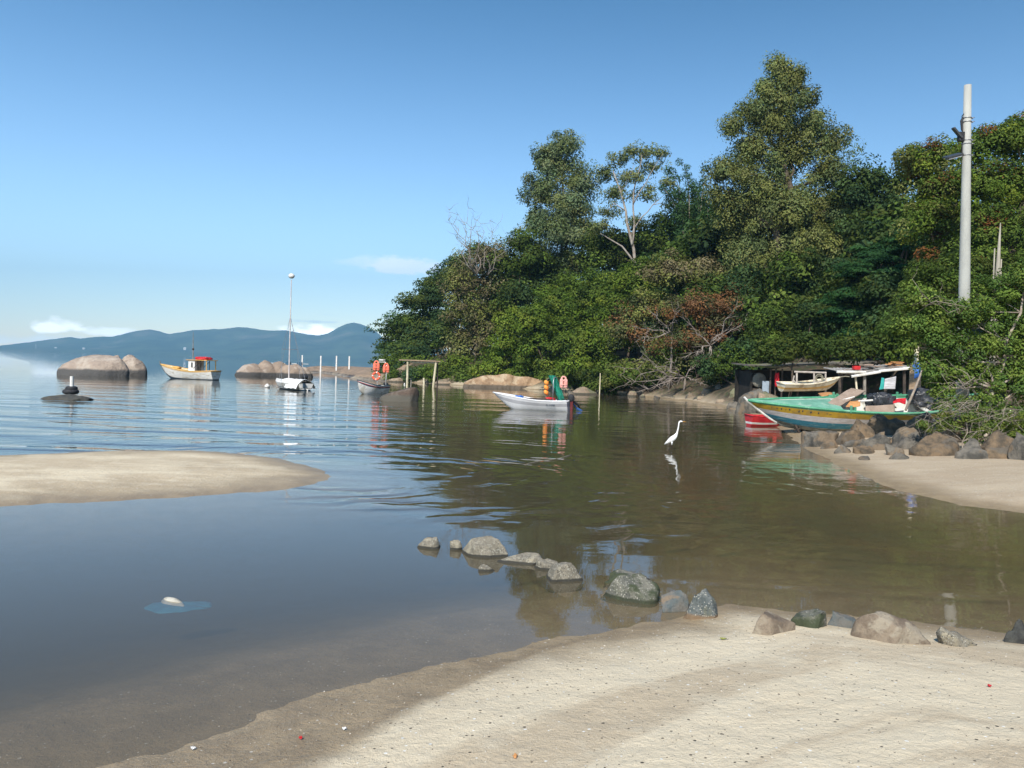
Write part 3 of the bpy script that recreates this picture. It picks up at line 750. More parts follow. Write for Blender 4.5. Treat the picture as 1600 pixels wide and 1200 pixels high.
def buoy(u, v, r, mat, label, cat='buoy', flatk=.8):
    p = G(u, v); mb = MB(); mb.sphere((0, 0, r * .45), (r, r, r * flatk), 16, 10)
    mb.tube([(0, 0, r * .5), (0, 0, r * 1.35)], [.03, .03], 6)
    mb.torus((0, 0, r * 1.4), .05, .015, 10, 5, rot=Vector((0, 1, 0)).to_track_quat('Z', 'Y'))
    o = mb.build('buoy', mat, None, True); o.location = p; tag(o, label, cat)
buoy(417.5, 605.5, .23, M_white, 'small white mooring buoy floating left of the sailboat')
buoy(476.5, 591, .42, M_black, 'dark drum like float in the water right of the sailboat mast', 'float')
buoy(632, 601, .10, M_white, 'tiny white float by the left post of the wooden frame')

# ------------------------------------------------------------------ boats
def hull(name, L, B, H, mats, parent, bowrise=.35, sternrise=.08, rake=.25, transom=.75, keelrise=.6, full=2.2, deadrise=.35, bands=None, draft=.15,
         thick=.05, rim=None, floor=.25, ns=34, nu=14, inner=None, sternrake=0.0):
    """x forward (bow +), hull from x=-L/2..L/2, z=0 waterline; returns functions for placing fittings"""
    def beam(t): return B / 2 * max(0.012, (transom + (1 - transom) * math.sin(min(t / .45, 1) * PI / 2))) * max(0.0, 1 - max(0, (t - .45) / .55) ** full) ** .8 + .012
    def sheer(t): return H * (1 + bowrise * max(0, (t - .3) / .7) ** 2 + sternrise * max(0, (.4 - t) / .4) ** 2)
    def keel(t): return -draft + (keelrise * H + draft) * max(0, (t - .72) / .28) ** 2.2
    def P(t, u, side, off=0.0):
        b = beam(t) - off; k = keel(t); s_ = sheer(t)
        b = max(b, .003)
        y = b * (u ** .36 * (1 - deadrise * .6) + u * deadrise * .6) if u > 0 else 0
        z = k + (s_ - k) * (u ** 1.15)
        x = (t - .5) * L + rake * u * max(0, (t - .6) / .4) ** 2 * L * .5 - sternrake * u * max(0, (.25 - t) / .25)
        return Vector((x, side * y, z))
    ts = [i / (ns - 1) for i in range(ns)]
    us = [j / (nu - 1) for j in range(nu)]
    mb = MB()
    bands = bands or [(1.01, 0)]
    def bandof(u):
        for lim, mi in bands:
            if u <= lim: return mi
        return bands[-1][1]
    for side in (1, -1):
        rows = [[P(t, u, side) for u in us] for t in ts]
        if side < 0: rows = [r_[::-1] for r_ in rows]
        mb.grid(rows, mif=lambda i, k, side=side: bandof((us[k] + us[k + 1]) / 2 if side > 0 else (us[::-1][k] + us[::-1][k + 1]) / 2))
    # transom
    tr = [P(0, u, 1) for u in us]; tl = [P(0, u, -1) for u in us]
    for j in range(nu - 1):
        mb.add([tr[j], tr[j + 1], tl[j + 1], tl[j]], [(0, 1, 2, 3)], bandof((us[j] + us[j + 1]) / 2))
    o1 = mb.build(name, mats, parent, True)
    # inner shell and floor
    mi_ = MB()
    iu = [floor + (1 - floor) * j / 7 for j in range(8)]
    it = [0.02 + .94 * i / (ns - 1) for i in range(ns)]
    def PI_(t, u, side):
        q = P(t, u, side, thick); return q
    for side in (1, -1):
        rows = [[PI_(t, u, side) for u in iu] for t in it]
        if side > 0: rows = [r_[::-1] for r_ in rows]
        mi_.grid(rows)
    rows = [[PI_(t, floor, 1), PI_(t, floor, 0.33), PI_(t, floor, -0.33), PI_(t, floor, -1)] for t in it]
    mi_.grid(rows)
    mi_.grid([[PI_(it[0], u, 1) for u in iu], [PI_(it[0], u, -1) for u in iu]])
    o2 = mi_.build('interior', inner or mats[0], parent, True)
    # gunwale
    if rim:
        gb = MB()
        for side in (1, -1):
            gb.tube([P(t, 1, side, thick / 2 if t < .97 else 0) + Vector((0, 0, .01)) for t in ts], thick * .85, 6, sx=1.0)
        a, b_ = P(0, 1, 1, thick / 2), P(0, 1, -1, thick / 2); gb.tube([a, b_], thick * .85, 6)
        gb.build('gunwale', rim, parent, True)
    return P, beam, sheer

M_wblue = pm('faded_blue_hull', (0.04, 0.22, 0.32), (0.03, 0.16, 0.25), 1.5, 0.6, .004, 12, c3=(0.16, 0.33, 0.38), s3=3, stretch=(1, 1, 4), plank=.15)
M_greypaint = pm('scraped_grey', (0.20, 0.21, 0.19), (0.10, 0.11, 0.10), 3, 0.8, .006, 10, c3=(0.30, 0.28, 0.22), s3=2, stretch=(1, 1, 3), plank=.15)
M_lilac = pm('chalky_white', (0.60, 0.58, 0.60), (0.50, 0.48, 0.50), 2, 0.7, .003, 14, c3=(0.42, 0.40, 0.38), s3=3, stretch=(1, 1, 4), plank=.15)
M_ochre = pm('ochre_paint', (0.50, 0.32, 0.035), (0.42, 0.25, 0.03), 3, 0.6, .003, 14, c3=(0.32, 0.22, 0.06), s3=3)
M_green = pm('sea_green_paint', (0.09, 0.33, 0.19), (0.07, 0.26, 0.15), 3, 0.55, .003, 14, c3=(0.20, 0.42, 0.30), s3=2)
M_deckgreen = pm('pale_green_deck', (0.17, 0.38, 0.28), (0.13, 0.30, 0.22), 1.5, 0.65, .003, 14, c3=(0.28, 0.42, 0.33), s3=2)
M_inw = pm('boat_inside_white', (0.66, 0.66, 0.60), (0.52, 0.52, 0.47), 2.0, 0.7, .003, 12, c3=(0.30, 0.28, 0.24), s3=2.2)
M_wood = pm('weathered_wood', (0.36, 0.26, 0.17), (0.24, 0.17, 0.11), 4, 0.8, .004, 10, stretch=(1, 5, 5))
M_greywood = pm('grey_wood', (0.30, 0.27, 0.23), (0.18, 0.16, 0.135), 4, 0.85, .004, 10, stretch=(5, 5, 1))
M_darkwood = pm('dark_wood', (0.085, 0.065, 0.05), (0.045, 0.036, 0.03), 4, 0.85)
M_navy = pm('dark_bottom_paint', (0.025, 0.05, 0.08), (0.035, 0.06, 0.085), 3, 0.6)
M_red = pm('red_paint', (0.55, 0.03, 0.035), (0.42, 0.02, 0.03), 4, 0.5)
M_orange = pm('faded_orange_fabric', (0.85, 0.22, 0.13), (0.75, 0.15, 0.09), 8, 0.75, .01, 20)
M_pink = pm('washed_pink_fabric', (0.85, 0.42, 0.36), (0.72, 0.30, 0.25), 8, 0.8, .01, 20)
M_buoyor = pm('orange_float', (0.90, 0.35, 0.06), (0.78, 0.26, 0.05), 6, 0.6)
M_tan = pm('yellow_trim', (0.72, 0.44, 0.13), (0.60, 0.34, 0.10), 4, 0.5)
M_card = pm('cardboard', (0.33, 0.25, 0.195), (0.28, 0.21, 0.16), 2.5, 0.9, .003, 30, c3=(0.38, 0.30, 0.24), s3=4)
M_metal = pm('dull_metal', (0.45, 0.45, 0.46), (0.32, 0.32, 0.33), 6, 0.4, metal=.6)
M_darkglass = pm('dark_window', (0.02, 0.025, 0.03), (0.03, 0.035, 0.04), 3, 0.15, spec=.6)
M_greencloth = pm('green_net', (0.02, 0.26, 0.17), (0.01, 0.12, 0.08), 6, 0.85, .02, 9, stretch=(3, 3, 1))
M_rope = pm('rope', (0.30, 0.27, 0.20), (0.2, 0.18, 0.13), 20, 0.9)

M_whull = pm('white_planks', (0.80, 0.78, 0.74), (0.68, 0.65, 0.60), 2, .55, plank=.17, c3=(.55, .48, .38), s3=2.0, stretch=(1, 1, 3))
# --- whaler with yellow trim and red cargo
p = G(293, 592.5)
yb = empty('fishing_boat', p + Vector((0, .9, 0)), R(160), 'white wooden fishing boat with yellow gunwale and a small cabin, moored in the bay', 'boat')
P_, bm_, sh_ = hull('hull', 6.9, 2.3, .88, [M_whull, M_navy, M_tan], yb, bowrise=.75, sternrise=.15, rake=.24, transom=.72, full=2.4, draft=.3,
                    bands=[(.36, 1), (.90, 0), (.96, 2), (2, 0)], rim=M_tan, thick=.07, inner=M_cream, nu=24)
MB().tube([(P_(1, .15, 1)), P_(1, .6, 1) + Vector((.03, 0, 0)), P_(1, 1, 1) + Vector((.05, 0, 0)), P_(1, 1, 1) + Vector((.14, 0, .36))], [.06, .06, .07, .05], 6).build('stem', M_greypaint, yb)
MB().grid([[P_(t, .93, 1, .06), P_(t, .95, .4, .06) + Vector((0, 0, .04)), P_(t, .95, -.4, .06) + Vector((0, 0, .04)), P_(t, .93, -1, .06)] for t in [.62 + .36 * i / 10 for i in range(11)]]).build('foredeck', M_tan, yb, True)
MB().grid([[P_(t, .86, 1, .06), P_(t, .86, -1, .06)] for t in (.02, .2, .45, .6)]).build('deck', M_wood, yb)
cb = MB()
for (x0, x1, y0, y1) in [(-.35, -.27, -.72, .72), (-1.15, -1.07, .38, .72), (-1.15, -1.07, -.72, -.38)]:
    cb.box(((x0 + x1) / 2, (y0 + y1) / 2, 1.45), (x1 - x0, y1 - y0, 1.3))
for s_ in (1, -1):
    cb.box((-.5, s_ * .70, 1.45), (.30, .06, 1.3)); cb.box((-.98, s_ * .70, 1.45), (.18, .06, 1.3))
    cb.box((-.77, s_ * .70, 1.05), (.26, .06, .5)); cb.box((-.77, s_ * .70, 1.98), (.26, .06, .22))
cab = cb.build('cabin', M_white, yb)
for s_ in (1, -1): MB().box((-.77, s_ * .70, 1.58), (.24, .03, .56)).build('window', M_darkglass, cab)
MB().box((-1.5, 0, 2.14), (2.9, 1.75, .07)).build('cabin_roof', M_tan, yb, bevel=.02)
for s_ in (1, -1):
    MB().tube([(-2.75, s_ * .72, .8), (-2.75, s_ * .72, 2.12)], .055, 8).build('roof_post', M_tan, yb)
    MB().tube([(-1.9, s_ * .72, .8), (-1.9, s_ * .72, 2.12)], .035, 8).build('roof_post', M_darkwood, yb)
    MB().tube([(-1.95, s_ * .72, 2.0), (-.95, s_ * .72, 1.2)], .03, 6).build('brace', M_darkwood, yb)
MB().tube([(-.25, 0, .9), (-.25, 0, 3.2), (-.22, 0, 4.0), (-.2, 0, 5.3)], [.06, .05, .04, .015], 8).build('mast', M_greywood, yb)
MB().sphere((-.24, 0, 3.35), (.12, .12, .14)).build('mast_lamp', M_darkwood, yb, True)
def lump(name, c, size, seed, mat, label, cat, rz=0, parent=None, amp=.22, sub=4):
    rnd = random.Random(seed); bm = bmesh.new(); bmesh.ops.create_icosphere(bm, subdivisions=sub, radius=1)
    for v in bm.verts:
        q = v.co.copy(); sx = (abs(q.x) ** .6) * (1 if q.x > 0 else -1); sy = (abs(q.y) ** .6) * (1 if q.y > 0 else -1); sz = (abs(q.z) ** .6) * (1 if q.z > 0 else -1)
        q = Vector((sx, sy, sz)) * .62 * (1 + amp * mn.noise(v.co * 2.2 + Vector((seed, 0, 0))) + amp * .6 * mn.noise(v.co * 6 + Vector((seed, 0, 0))))
        v.co = Vector((q.x * size[0], q.y * size[1], q.z * size[2]))
    me = bpy.data.meshes.new(name); bm.to_mesh(me); bm.free()
    o = link_mesh(name, me, mat, parent, True); o.location = c; o.rotation_euler = (0, 0, rz)
    if not parent: tag(o, label, cat)
    return o
def onboard(boat, local): return boat.matrix_basis @ Vector(local)
bpy.context.view_layer.update()
lump('net_bundle', onboard(yb, (-1.75, 0, 2.33)), (1.5, .9, .3), 3, M_red, 'crumpled red bundle lying on the cabin roof of the yellow trimmed boat', 'bundle', R(160))
lump('net_heap', onboard(yb, (2.0, 0, 1.22)), (.7, .6, .25), 9, M_tan, 'small tan heap of net on the foredeck of the yellow trimmed boat', 'net')

# --- sailboat
p = G(452, 609)
sb = empty('sailboat', p + Vector((0, .8, 0)), R(180 - 48), 'small white sailboat with a bare tall mast and a ball at its top', 'sailboat')
P_, bm_, sh_ = hull('hull', 5.0, 1.75, .55, [M_white, M_navy], sb, bowrise=.25, rake=.2, transom=.75, draft=.2, bands=[(.42, 1), (.50, 0), (.56, 1), (2, 0)], thick=.05, inner=M_white, nu=20)
MB().grid([[P_(t, 1, 1), P_(t, 1, .55) + Vector((0, 0, .12)), P_(t, 1, 0) + Vector((0, 0, .20)), P_(t, 1, -.55) + Vector((0, 0, .12)), P_(t, 1, -1)] for t in [i / 14 for i in range(15)]]).build('deck', M_white, sb, True)
MB().sphere((.5, 0, .66), (1.0, .58, .30), 18, 10).build('cabin_top', M_white, sb, True)
M_tarp = pm('white_tarp', (0.82, 0.82, 0.80), (0.74, 0.74, 0.73), 3, .6, .02, 6)
MB().grid([[Vector((-2.45 + 1.9 * i / 8, y * (1.0 if i else .9), .92 - .5 * abs(y) ** 1.5 - (.25 if abs(y) > .8 else 0) + .03 * math.sin(i * 2.1 + y * 5))) for y in [-.98 + 1.96 * k / 10 for k in range(11)]] for i in range(9)]).build('cover', M_tarp, sb, True)
MB().tube([(.62, 0, .5), (.60, 0, 4.5), (.56, 0, 9.3)], [.055, .05, .035], 8).build('mast', pm('mast_metal', (0.62, 0.55, 0.53), (0.5, 0.45, 0.43), 3, .4), sb)
MB().sphere((.55, 0, 9.62), (.26, .26, .22), 16, 10).build('mast_float', M_white, sb, True)
MB().box((.6, 0, 3.4), (.04, 1.4, .04)).build('spreader', M_metal, sb)
for a in [(2.45, 0, .75), (.2, .86, .58), (.2, -.86, .58), (-2.45, 0, .6)]:
    MB().tube([a, (.58, a[1] * .8 if abs(a[1]) > .1 else 0, 3.4) if abs(a[1]) > .1 else ((.6 + a[0]) / 2, 0, 3.4), (.58, 0, 6.2)], .012, 4).build('stay', M_metal, sb)
MB().tube([(-2.5, 0, .15), (-2.75, 0, .1), (-2.8, 0, -.3)], [.04, .05, .03], 6).build('rudder', M_white, sb)
MB().box((-2.52, .2, .42), (.25, .22, .35)).build('outboard_bracket', M_navy, sb, bevel=.04)

# --- small boat with lifebuoys
def vest(name, c, mat, label, rz=0, s=1.0):
    mb = MB()
    def sq(q): return Vector(((abs(q.x) ** .6) * math.copysign(1, q.x), (abs(q.y) ** .7) * math.copysign(1, q.y), (abs(q.z) ** .55) * math.copysign(1, q.z)))
    for sx in (-1, 1):
        mb.sphere((sx * .13 * s, 0, 0), (.12 * s, .08 * s, .30 * s), 10, 8, f=sq)
    mb.torus((0, 0, .30 * s), .13 * s, .06 * s, 12, 6, rot=Vector((0, -1, .4)).to_track_quat('Z', 'Y'))
    mb.box((0, .0, -.08 * s), (.40 * s, .19 * s, .04 * s))
    o = mb.build(name, mat, None, True); o.location = c; o.rotation_euler = (0, 0, rz); tag(o, label, 'life jacket')
    return o
p = G(578, 616)
lb = empty('rowing_boat', p + Vector((0, 1.2, 0)), math.atan2(-.8, -.6), 'small white boat with red striped rim and a pipe frame hung with lifebuoys', 'boat')
P_, bm_, sh_ = hull('hull', 2.9, 1.25, .62, [M_white, M_red, M_navy], lb, bowrise=.75, rake=.14, transom=.8, draft=.15, bands=[(.80, 0), (.86, 2), (.92, 1), (2, 0)], rim=M_navy, thick=.045, inner=M_white, nu=24)
MB().tube([(-.95, .5, .5), (-.95, .52, 2.3), (-.95, .36, 2.55), (-.95, -.36, 2.55), (-.95, -.52, 2.3), (-.95, -.5, .5)], .035, 8).build('pipe_frame', M_white, lb, True)
MB().box((-.95, 0, 2.72), (.25, .5, .12)).build('solar_lamp', M_white, lb, bevel=.02)
for x in (-.7, .2): MB().box((x, 0, .5), (.25, 1.15, .04)).build('thwart', M_wood, lb)
o = MB().tube([(-1.25, 0, .8), (-1.5, 0, .8), (-1.55, 0, .4), (-1.55, 0, 0)], [.12, .13, .06, .05], 8).build('outboard_motor', M_black, lb, True)
bpy.context.view_layer.update()
ring = MB(); ring.torus((0, 0, 0), .28, .085, 28, 10, rot=Vector((0, 1, 0)).to_track_quat('Z', 'Y'), stripes=lambda f: 1 if (f * 4) % 1 < .12 else 0)
o = ring.build('lifebuoy', [M_orange, M_white], None, True); o.location = onboard(lb, (-.87, -.55, 1.4)) + Vector((0, 0, 0)); tag(o, 'round orange lifebuoy hanging lowest on the left pipe of the small boat', 'lifebuoy')
M_orange_l = pm('orange_vinyl', (0.85, 0.15, 0.07), (0.72, 0.11, 0.05), 8, .5); o.data.materials[0] = M_orange_l
vest('life_jacket', onboard(lb, (-.87, -.56, 2.15)), M_orange, 'orange life jacket hanging above the lifebuoy on the left pipe', .1, 1.1)
vest('life_jacket', onboard(lb, (-.87, .56, 2.0)), M_orange, 'orange life jacket hanging on the right pipe of the small boat', .1, 1.05)

# --- motorboat with green net
p = G(838, 641)
mo = empty('motorboat', p + Vector((0, .55, 0)), R(180 - 17), 'white open motorboat with black outboard and a tall green net rolled on its frame', 'boat')
M_gel = pm('white_gelcoat', (0.80, 0.79, 0.80), (0.74, 0.73, 0.74), 1.5, .3, spec=.5)
M_gelg = pm('grey_gelcoat', (0.50, 0.49, 0.51), (0.44, 0.43, 0.45), 1.5, .35)
P_, bm_, sh_ = hull('hull', 4.0, 1.5, .56, [M_gel, M_gelg], mo, bowrise=.65, rake=.36, transom=.85, draft=.15, full=2.6, deadrise=.5, bands=[(.62, 0), (.84, 1), (2, 0)], rim=M_gel, thick=.05, inner=M_gelg, nu=24)
M_bluetarp = pm('blue_tarp', (0.04, 0.16, 0.50), (0.03, 0.11, 0.36), 5, .6, .02, 8)
lump('tarp', (0, 0, 0), (.45, .4, .3), 4, M_bluetarp, '', '', parent=mo).location = (1.1, 0, .62)
lump('net_pile', (0, 0, 0), (1.7, .62, .35), 6, M_darkwood, '', '', parent=mo).location = (.0, .05, .48)
MB().tube([(.9, -.35, .62), (-.95, -.5, .66)], .03, 6).build('oar', M_cream, mo)
for x in (-1.0, -.2): MB().box((x, 0, .42), (.28, 1.3, .04)).build('thwart', M_gel, mo)
fr = MB().tube([(-1.15, .55, .5), (-1.15, .57, 1.75), (-1.15, .42, 1.95), (-1.15, -.42, 1.95), (-1.15, -.57, 1.75), (-1.15, -.55, .5)], .028, 8).build('pipe_frame', M_metal, mo, True)
ob = MB(); ob.sphere((-2.12, .0, .78), (.20, .15, .24), 12, 9)
mot = ob.build('outboard_motor', M_black, mo, True)
MB().box((-2.15, 0, .18), (.16, .10, .9), taper=1.1).build('leg', pm('dark_red', (.12, .02, .02), None, 3, .4), mot, bevel=.02)
MB().tube([(-2.0, 0, .62), (-1.6, .25, .72)], .025, 6).build('tiller', M_black, mot)
MB().torus((-2.32, 0, -.22), .12, .03, 12, 5, rot=Vector((1, 0, 0)).to_track_quat('Z', 'Y')).build('propeller', M_black, mot, True)
MB().tube([(-2.0, -.3, .6), (-2.3, -.7, .45), (-2.45, -.85, .2)], [.05, .07, .05], 6).build('spare_motor', M_black, mo, True)
bpy.context.view_layer.update()
def text_on(body, loc, rot, size, mat, parent, name='lettering', ext=.002):
    c = bpy.data.curves.new(name, 'FONT'); c.body = body; c.size = size; c.extrude = ext; c.align_x = 'CENTER'; c.align_y = 'CENTER'
    tmp = bpy.data.objects.new('t', c); me = bpy.data.meshes.new_from_object(tmp); bpy.data.objects.remove(tmp)
    o = link_mesh(name, me, mat, parent); o.location = loc; o.rotation_euler = rot
    return o
q = P_(.24, .74, 1) ; q.y += .03
tx = text_on('A Limp', q, (R(90 - 14), 0, R(180)), .19, M_navy, mo)
# net, floats and vest hung on the motorboat's frame
fp = onboard(mo, (-1.15, 0, 1.95))
mb = MB(); rows = []
for i in range(15):
    t = i / 14; row = []
    for k in range(13):
        a = 2 * PI * k / 12
        rr = (.21 + .05 * math.sin(5 * a + t * 3) + .02 * math.sin(11 * a)) * (1.05 - .35 * abs(t - .1))
        row.append(Vector((fp.x + .05 - .30 * (1 - t) + .42 * t * 1.0 + rr * math.cos(a) * 1.0, fp.y + rr * math.sin(a) * .7, fp.z + .12 - 1.62 * t)))
    rows.append(row)
mb.grid(rows); o = mb.build('fishing_net', M_greencloth, None, True); tag(o, 'long green fishing net hanging rolled from the motorboat frame', 'net')
fo = onboard(mo, (-1.15, -.57, 1.75)); fl = onboard(mo, (-1.15, .57, 1.75))
tgt = AT(853.5, 600, fo.y + .3)
for k, dz in enumerate((0, -.29, -.58)):
    mb = MB(); mb.tube([(0, 0, -.13), (.02, 0, -.10), (0, 0, 0), (-.02, 0, .10), (0, 0, .13)], [.07, .13, .145, .13, .07], 12)
    o = mb.build('float', M_buoyor, None, True); o.location = (tgt.x, fo.y, 1.72 + dz - .1)
    tag(o, ['topmost of three orange floats strung beside the green net', 'middle one of three orange floats strung beside the green net', 'lowest of three orange floats strung beside the green net'][k], 'float', 'orange floats on the motorboat')
o = MB().tube([(tgt.x + .25, fo.y, 1.95), (tgt.x + .03, fo.y, 1.85), (tgt.x, fo.y, .9), (tgt.x, fo.y, .5)], .022, 6).build('rope', M_rope, None); tag(o, 'rope stringing the three orange floats to the motorboat', 'rope')
vest('life_jacket', (AT(880.5, 597, fp.y).x, fp.y - .1, 1.62), M_pink, 'washed out pink life jacket hanging right of the green net', .1, .95)
lump('life_jacket', onboard(mo, (-.75, -.3, .62)), (.55, .35, .22), 12, M_red, 'red life jacket lying inside the motorboat below the orange floats', 'life jacket', .2)
mb = MB(); 
for k in range(7):
    a = k * .9; mb.tube([(0, 0, .5), (.12 + .05 * math.sin(a), .05 * k - .1, .3), (.25 + .06 * k, .03 * k, .02)], .012, 4)
q = onboard(mo, (-2.1, -.55, 0)); o = mb.build('mooring_rope', M_bluetarp, None); o.location = (q.x, q.y, 0); tag(o, 'frayed blue rope trailing into the water off the motorboat stern', 'rope')
# floating painted pole / rope on the water, centre
a, b_ = G(820, 727), G(893, 712); mb = MB(); mb.tube([a.lerp(b_, t) + Vector((0, .12 * math.sin(t * 7), .015)) for t in [i / 14 for i in range(15)]], .011, 6)
o = mb.build('floating_rope', [M_rope], None, True); tag(o, 'thin faded rope floating on the water in front of the motorboat', 'rope')

# --- wooden frame in the water
Yf = 86.0
fr = empty('wooden_goal', (AT(658, 600, Yf).x, Yf, 0), 0, 'wooden goal shaped pole frame with a crossbeam standing in the water', 'frame')
ox = AT(658, 600, Yf).x
def lx(u, v): q = AT(u, v, Yf); return Vector((q.x - ox, 0, q.z))
M_pole = pm('pale_pole', (0.66, 0.58, 0.40), (0.48, 0.42, 0.28), 2.5, .8, stretch=(1, 1, .4), c3=(.32, .28, .2), s3=1.5)
MB().tube([lx(636, 609) + Vector((0, 0, -.7)), lx(636.5, 590), lx(637, 563)], [.13, .12, .10], 8).build('post', M_pole, fr)
MB().tube([lx(676, 609) + Vector((0, -.1, -.6)), lx(678.5, 590) , lx(681.5, 565)], [.14, .13, .11], 8).build('post', M_pole, fr)
MB().tube([lx(682.5, 609) + Vector((0, .4, -.6)), lx(683.5, 565) + Vector((0, .4, 0))], [.08, .07], 8).build('prop', M_darkwood, fr)
MB().tube([lx(624, 562.7) + Vector((0, -.15, 0)), lx(650, 563.5) + Vector((0, -.15, 0)), lx(688.5, 565) + Vector((0, -.15, 0))], [.07, .08, .06], 7).build('crossbeam', M_wood, fr)
MB().tube([lx(636, 565.5) + Vector((0, .1, 0)), lx(682, 567.4) + Vector((0, .1, 0))], .05, 6).build('rail', M_pole, fr)
def stake(u, v, vt, r, label, mat, lean=0.0, name='stake', grp=None):
    p = G(u, v); top = AT(u + lean, vt, p.y); o = MB().tube([Vector((0, 0, -.5)), Vector((.02, 0, top.z * .5)), Vector((top.x - p.x, 0, top.z))], [r, r * .9, r * .8], 7).build(name, mat, None)
    o.location = p; tag(o, label, 'stake', grp)
stake(662, 606, 590.5, .12, 'short pale stump in the water under the wooden frame crossbeam', M_pole)
stake(642, 603, 591, .08, 'short grey stub behind the left post of the wooden frame', M_greywood)
stake(936.5, 618, 583, .06, 'thin bare stake rising from the water right of the motorboat', M_pole, 1.5)
stake(790.5, 604, 588, .14, 'pale short post stuck in the clay bank', M_pole)

# --- concrete pole with two floodlights
Yp = 30.0
ptop = AT(1512, 133, Yp); pbot = AT(1506.0, 615, Yp)
ph = hz(pbot.x, Yp)
lp = empty('light_pole', (pbot.x, Yp, ph), 0, 'tall pale concrete pole with two dark floodlights, rising out of the bush', 'pole')
M_pconc = pm('pole_concrete', (0.43, 0.43, 0.39), (0.36, 0.36, 0.33), 1.5, .85, .003, 22, c3=(.36, .36, .32), s3=.9, stretch=(1, 1, .3))
tv = Vector((ptop.x - pbot.x, 0, ptop.z - ph))
MB().tube([Vector((0, 0, -.6)), tv * .25, tv * .5, tv * .75, tv], [.24, .215, .185, .155, .125], 24).build('shaft', M_pconc, lp, True)
def lpz(v): return AT(1510, v, Yp).z - ph
def lpx(v): z = lpz(v); return tv.x * z / tv.z
for v in (184.5, 190.5, 219.5, 225, 243):
    z = lpz(v); mb = MB(); mb.torus((lpx(v), 0, z), .150 + (v - 184) * .0002, .012, 24, 6); mb.box((lpx(v) + .17, 0, z), (.09, .05, .04)); mb.tube([(lpx(v) + .15, -.05, z), (lpx(v) + .26, -.05, z + .02)], .012, 6)
    mb.build('band', M_metal, lp, True)
for (v, du, ang, sc, pitchx) in ((208, -15, 48, 1.0, 0), (244, -21, -16, 1.25, 0)):
    z = lpz(v); x = lpx(v) + du * Yp / FPX
    e = MB(); rt = Matrix.Rotation(R(ang), 3, 'Y') @ Matrix.Rotation(R(18), 3, 'X')
    e.box((x, 0, z), (.50 * sc, .34, .07), rot=rt)
    fl_ = e.build('floodlight', pm('floodlight_black', (.035, .038, .042), (.05, .055, .06), 6, .35, spec=.5), lp, bevel=.015)
    e = MB(); e.box((x + .02, -.02, z - .055 * sc), (.40 * sc, .26, .02), rot=rt); e.build('lens', pm('lamp_glass', (.5, .52, .55), None, 3, .15), fl_)
    e = MB(); e.tube([(x + .05, 0, z), ((x + lpx(v)) / 2, 0, z - (.10 if ang > 0 else -.03)), (lpx(v) - .14, 0, z - (.06 if ang > 0 else -.05))], .03, 6)
    e.build('bracket', M_metal, fl_)
e = MB(); e.box((lpx(215) - .22, 0, lpz(214)), (.20, .20, .34)); e.build('driver_box', M_black, lp, bevel=.02)
e = MB(); e.tube([(lpx(186) - .16, 0, lpz(184)), (lpx(186) - .25, -.05, lpz(190)), (lpx(186) - .20, -.05, lpz(205))], .035, 6); e.tube([(lpx(180) - .13, -.02, lpz(178)), (lpx(180) - .2, -.02, lpz(182)), (lpx(190) - .16, 0, lpz(200)), (lpx(230) - .17, 0, lpz(232)), (lpx(250) - .17, 0, lpz(246))], .018, 6); e.build('cable', M_black, lp)

# --- snag trunk on the far right
p = AT(1558, 430, 36); g0 = hz(p.x, 36)
M_snag = pm('weathered_snag', (.34, .31, .25), (.22, .20, .16), 3, .85, stretch=(1, 1, .3))
sn = MB(); top = AT(1560, 348, 36)
sn.tube([Vector((0, 0, -.3)), Vector((0, 0, (top.z - g0) * .55)), Vector((.02, 0, (top.z - g0) * .80)), Vector((.05, 0, top.z - g0))], [.17, .14, .09, .02], 9)
sn.tube([Vector((-.16, 0, 0)), Vector((-.16, 0, AT(1553, 388, 36).z - g0))], [.06, .03], 6)
sn.tube([Vector((.16, 0, 0)), Vector((.16, 0, AT(1563, 405, 36).z - g0))], [.06, .03], 6)
o = sn.build('snag', M_snag, None, True); o.location = (p.x, 36, g0); tag(o, 'bleached broken trunk standing among the trees right of the concrete pole', 'tree trunk')

# --- egret, built as one loft from tail to bill
pe = G(1049.3, 702); se = pe.y / FPX
eg = empty('egret', pe, 0, 'white long necked egret wading in the cove, facing right', 'bird')
def ep(u, v): return Vector(((u - 1049.3) * se, 0, (702 - v) * se))
pth = [(1038.3, 694.6, .3, .3), (1040, 693.2, 1.0, .8), (1043, 690.8, 2.2, 1.8), (1046.5, 688, 3.6, 2.8), (1050, 685.6, 4.3, 3.3), (1053, 683, 3.8, 3.0), (1055.3, 680, 2.7, 2.2), (1056.7, 677, 1.7, 1.5), (1057.6, 673.5, 1.25, 1.2), (1058.5, 669, 1.1, 1.1), (1059.1, 664.5, 1.0, 1.0), (1059.4, 661, 1.0, 1.0), (1060.1, 658.8, 1.15, 1.1), (1061.8, 657.9, 1.35, 1.15), (1063.6, 658.0, 1.1, .95), (1065.0, 658.2, .6, .55)]
rows = []
for i, (u, v, a, b2) in enumerate(pth):
    c = ep(u, v); d = (ep(*pth[min(i + 1, len(pth) - 1)][:2]) - ep(*pth[max(i - 1, 0)][:2])).normalized()
    n = Vector((-d.z, 0, d.x)); rows.append([c + (n * math.cos(q) * a + Vector((0, 1, 0)) * math.sin(q) * b2) * se for q in [2 * PI * k / 14 for k in range(15)]])
mbe = MB(); mbe.grid(rows); M_feather = pm('white_feather', (0.86, 0.86, 0.84), (0.78, 0.78, 0.76), 8, .7, .004, 30)
eb = mbe.build('body', M_feather, eg, True)
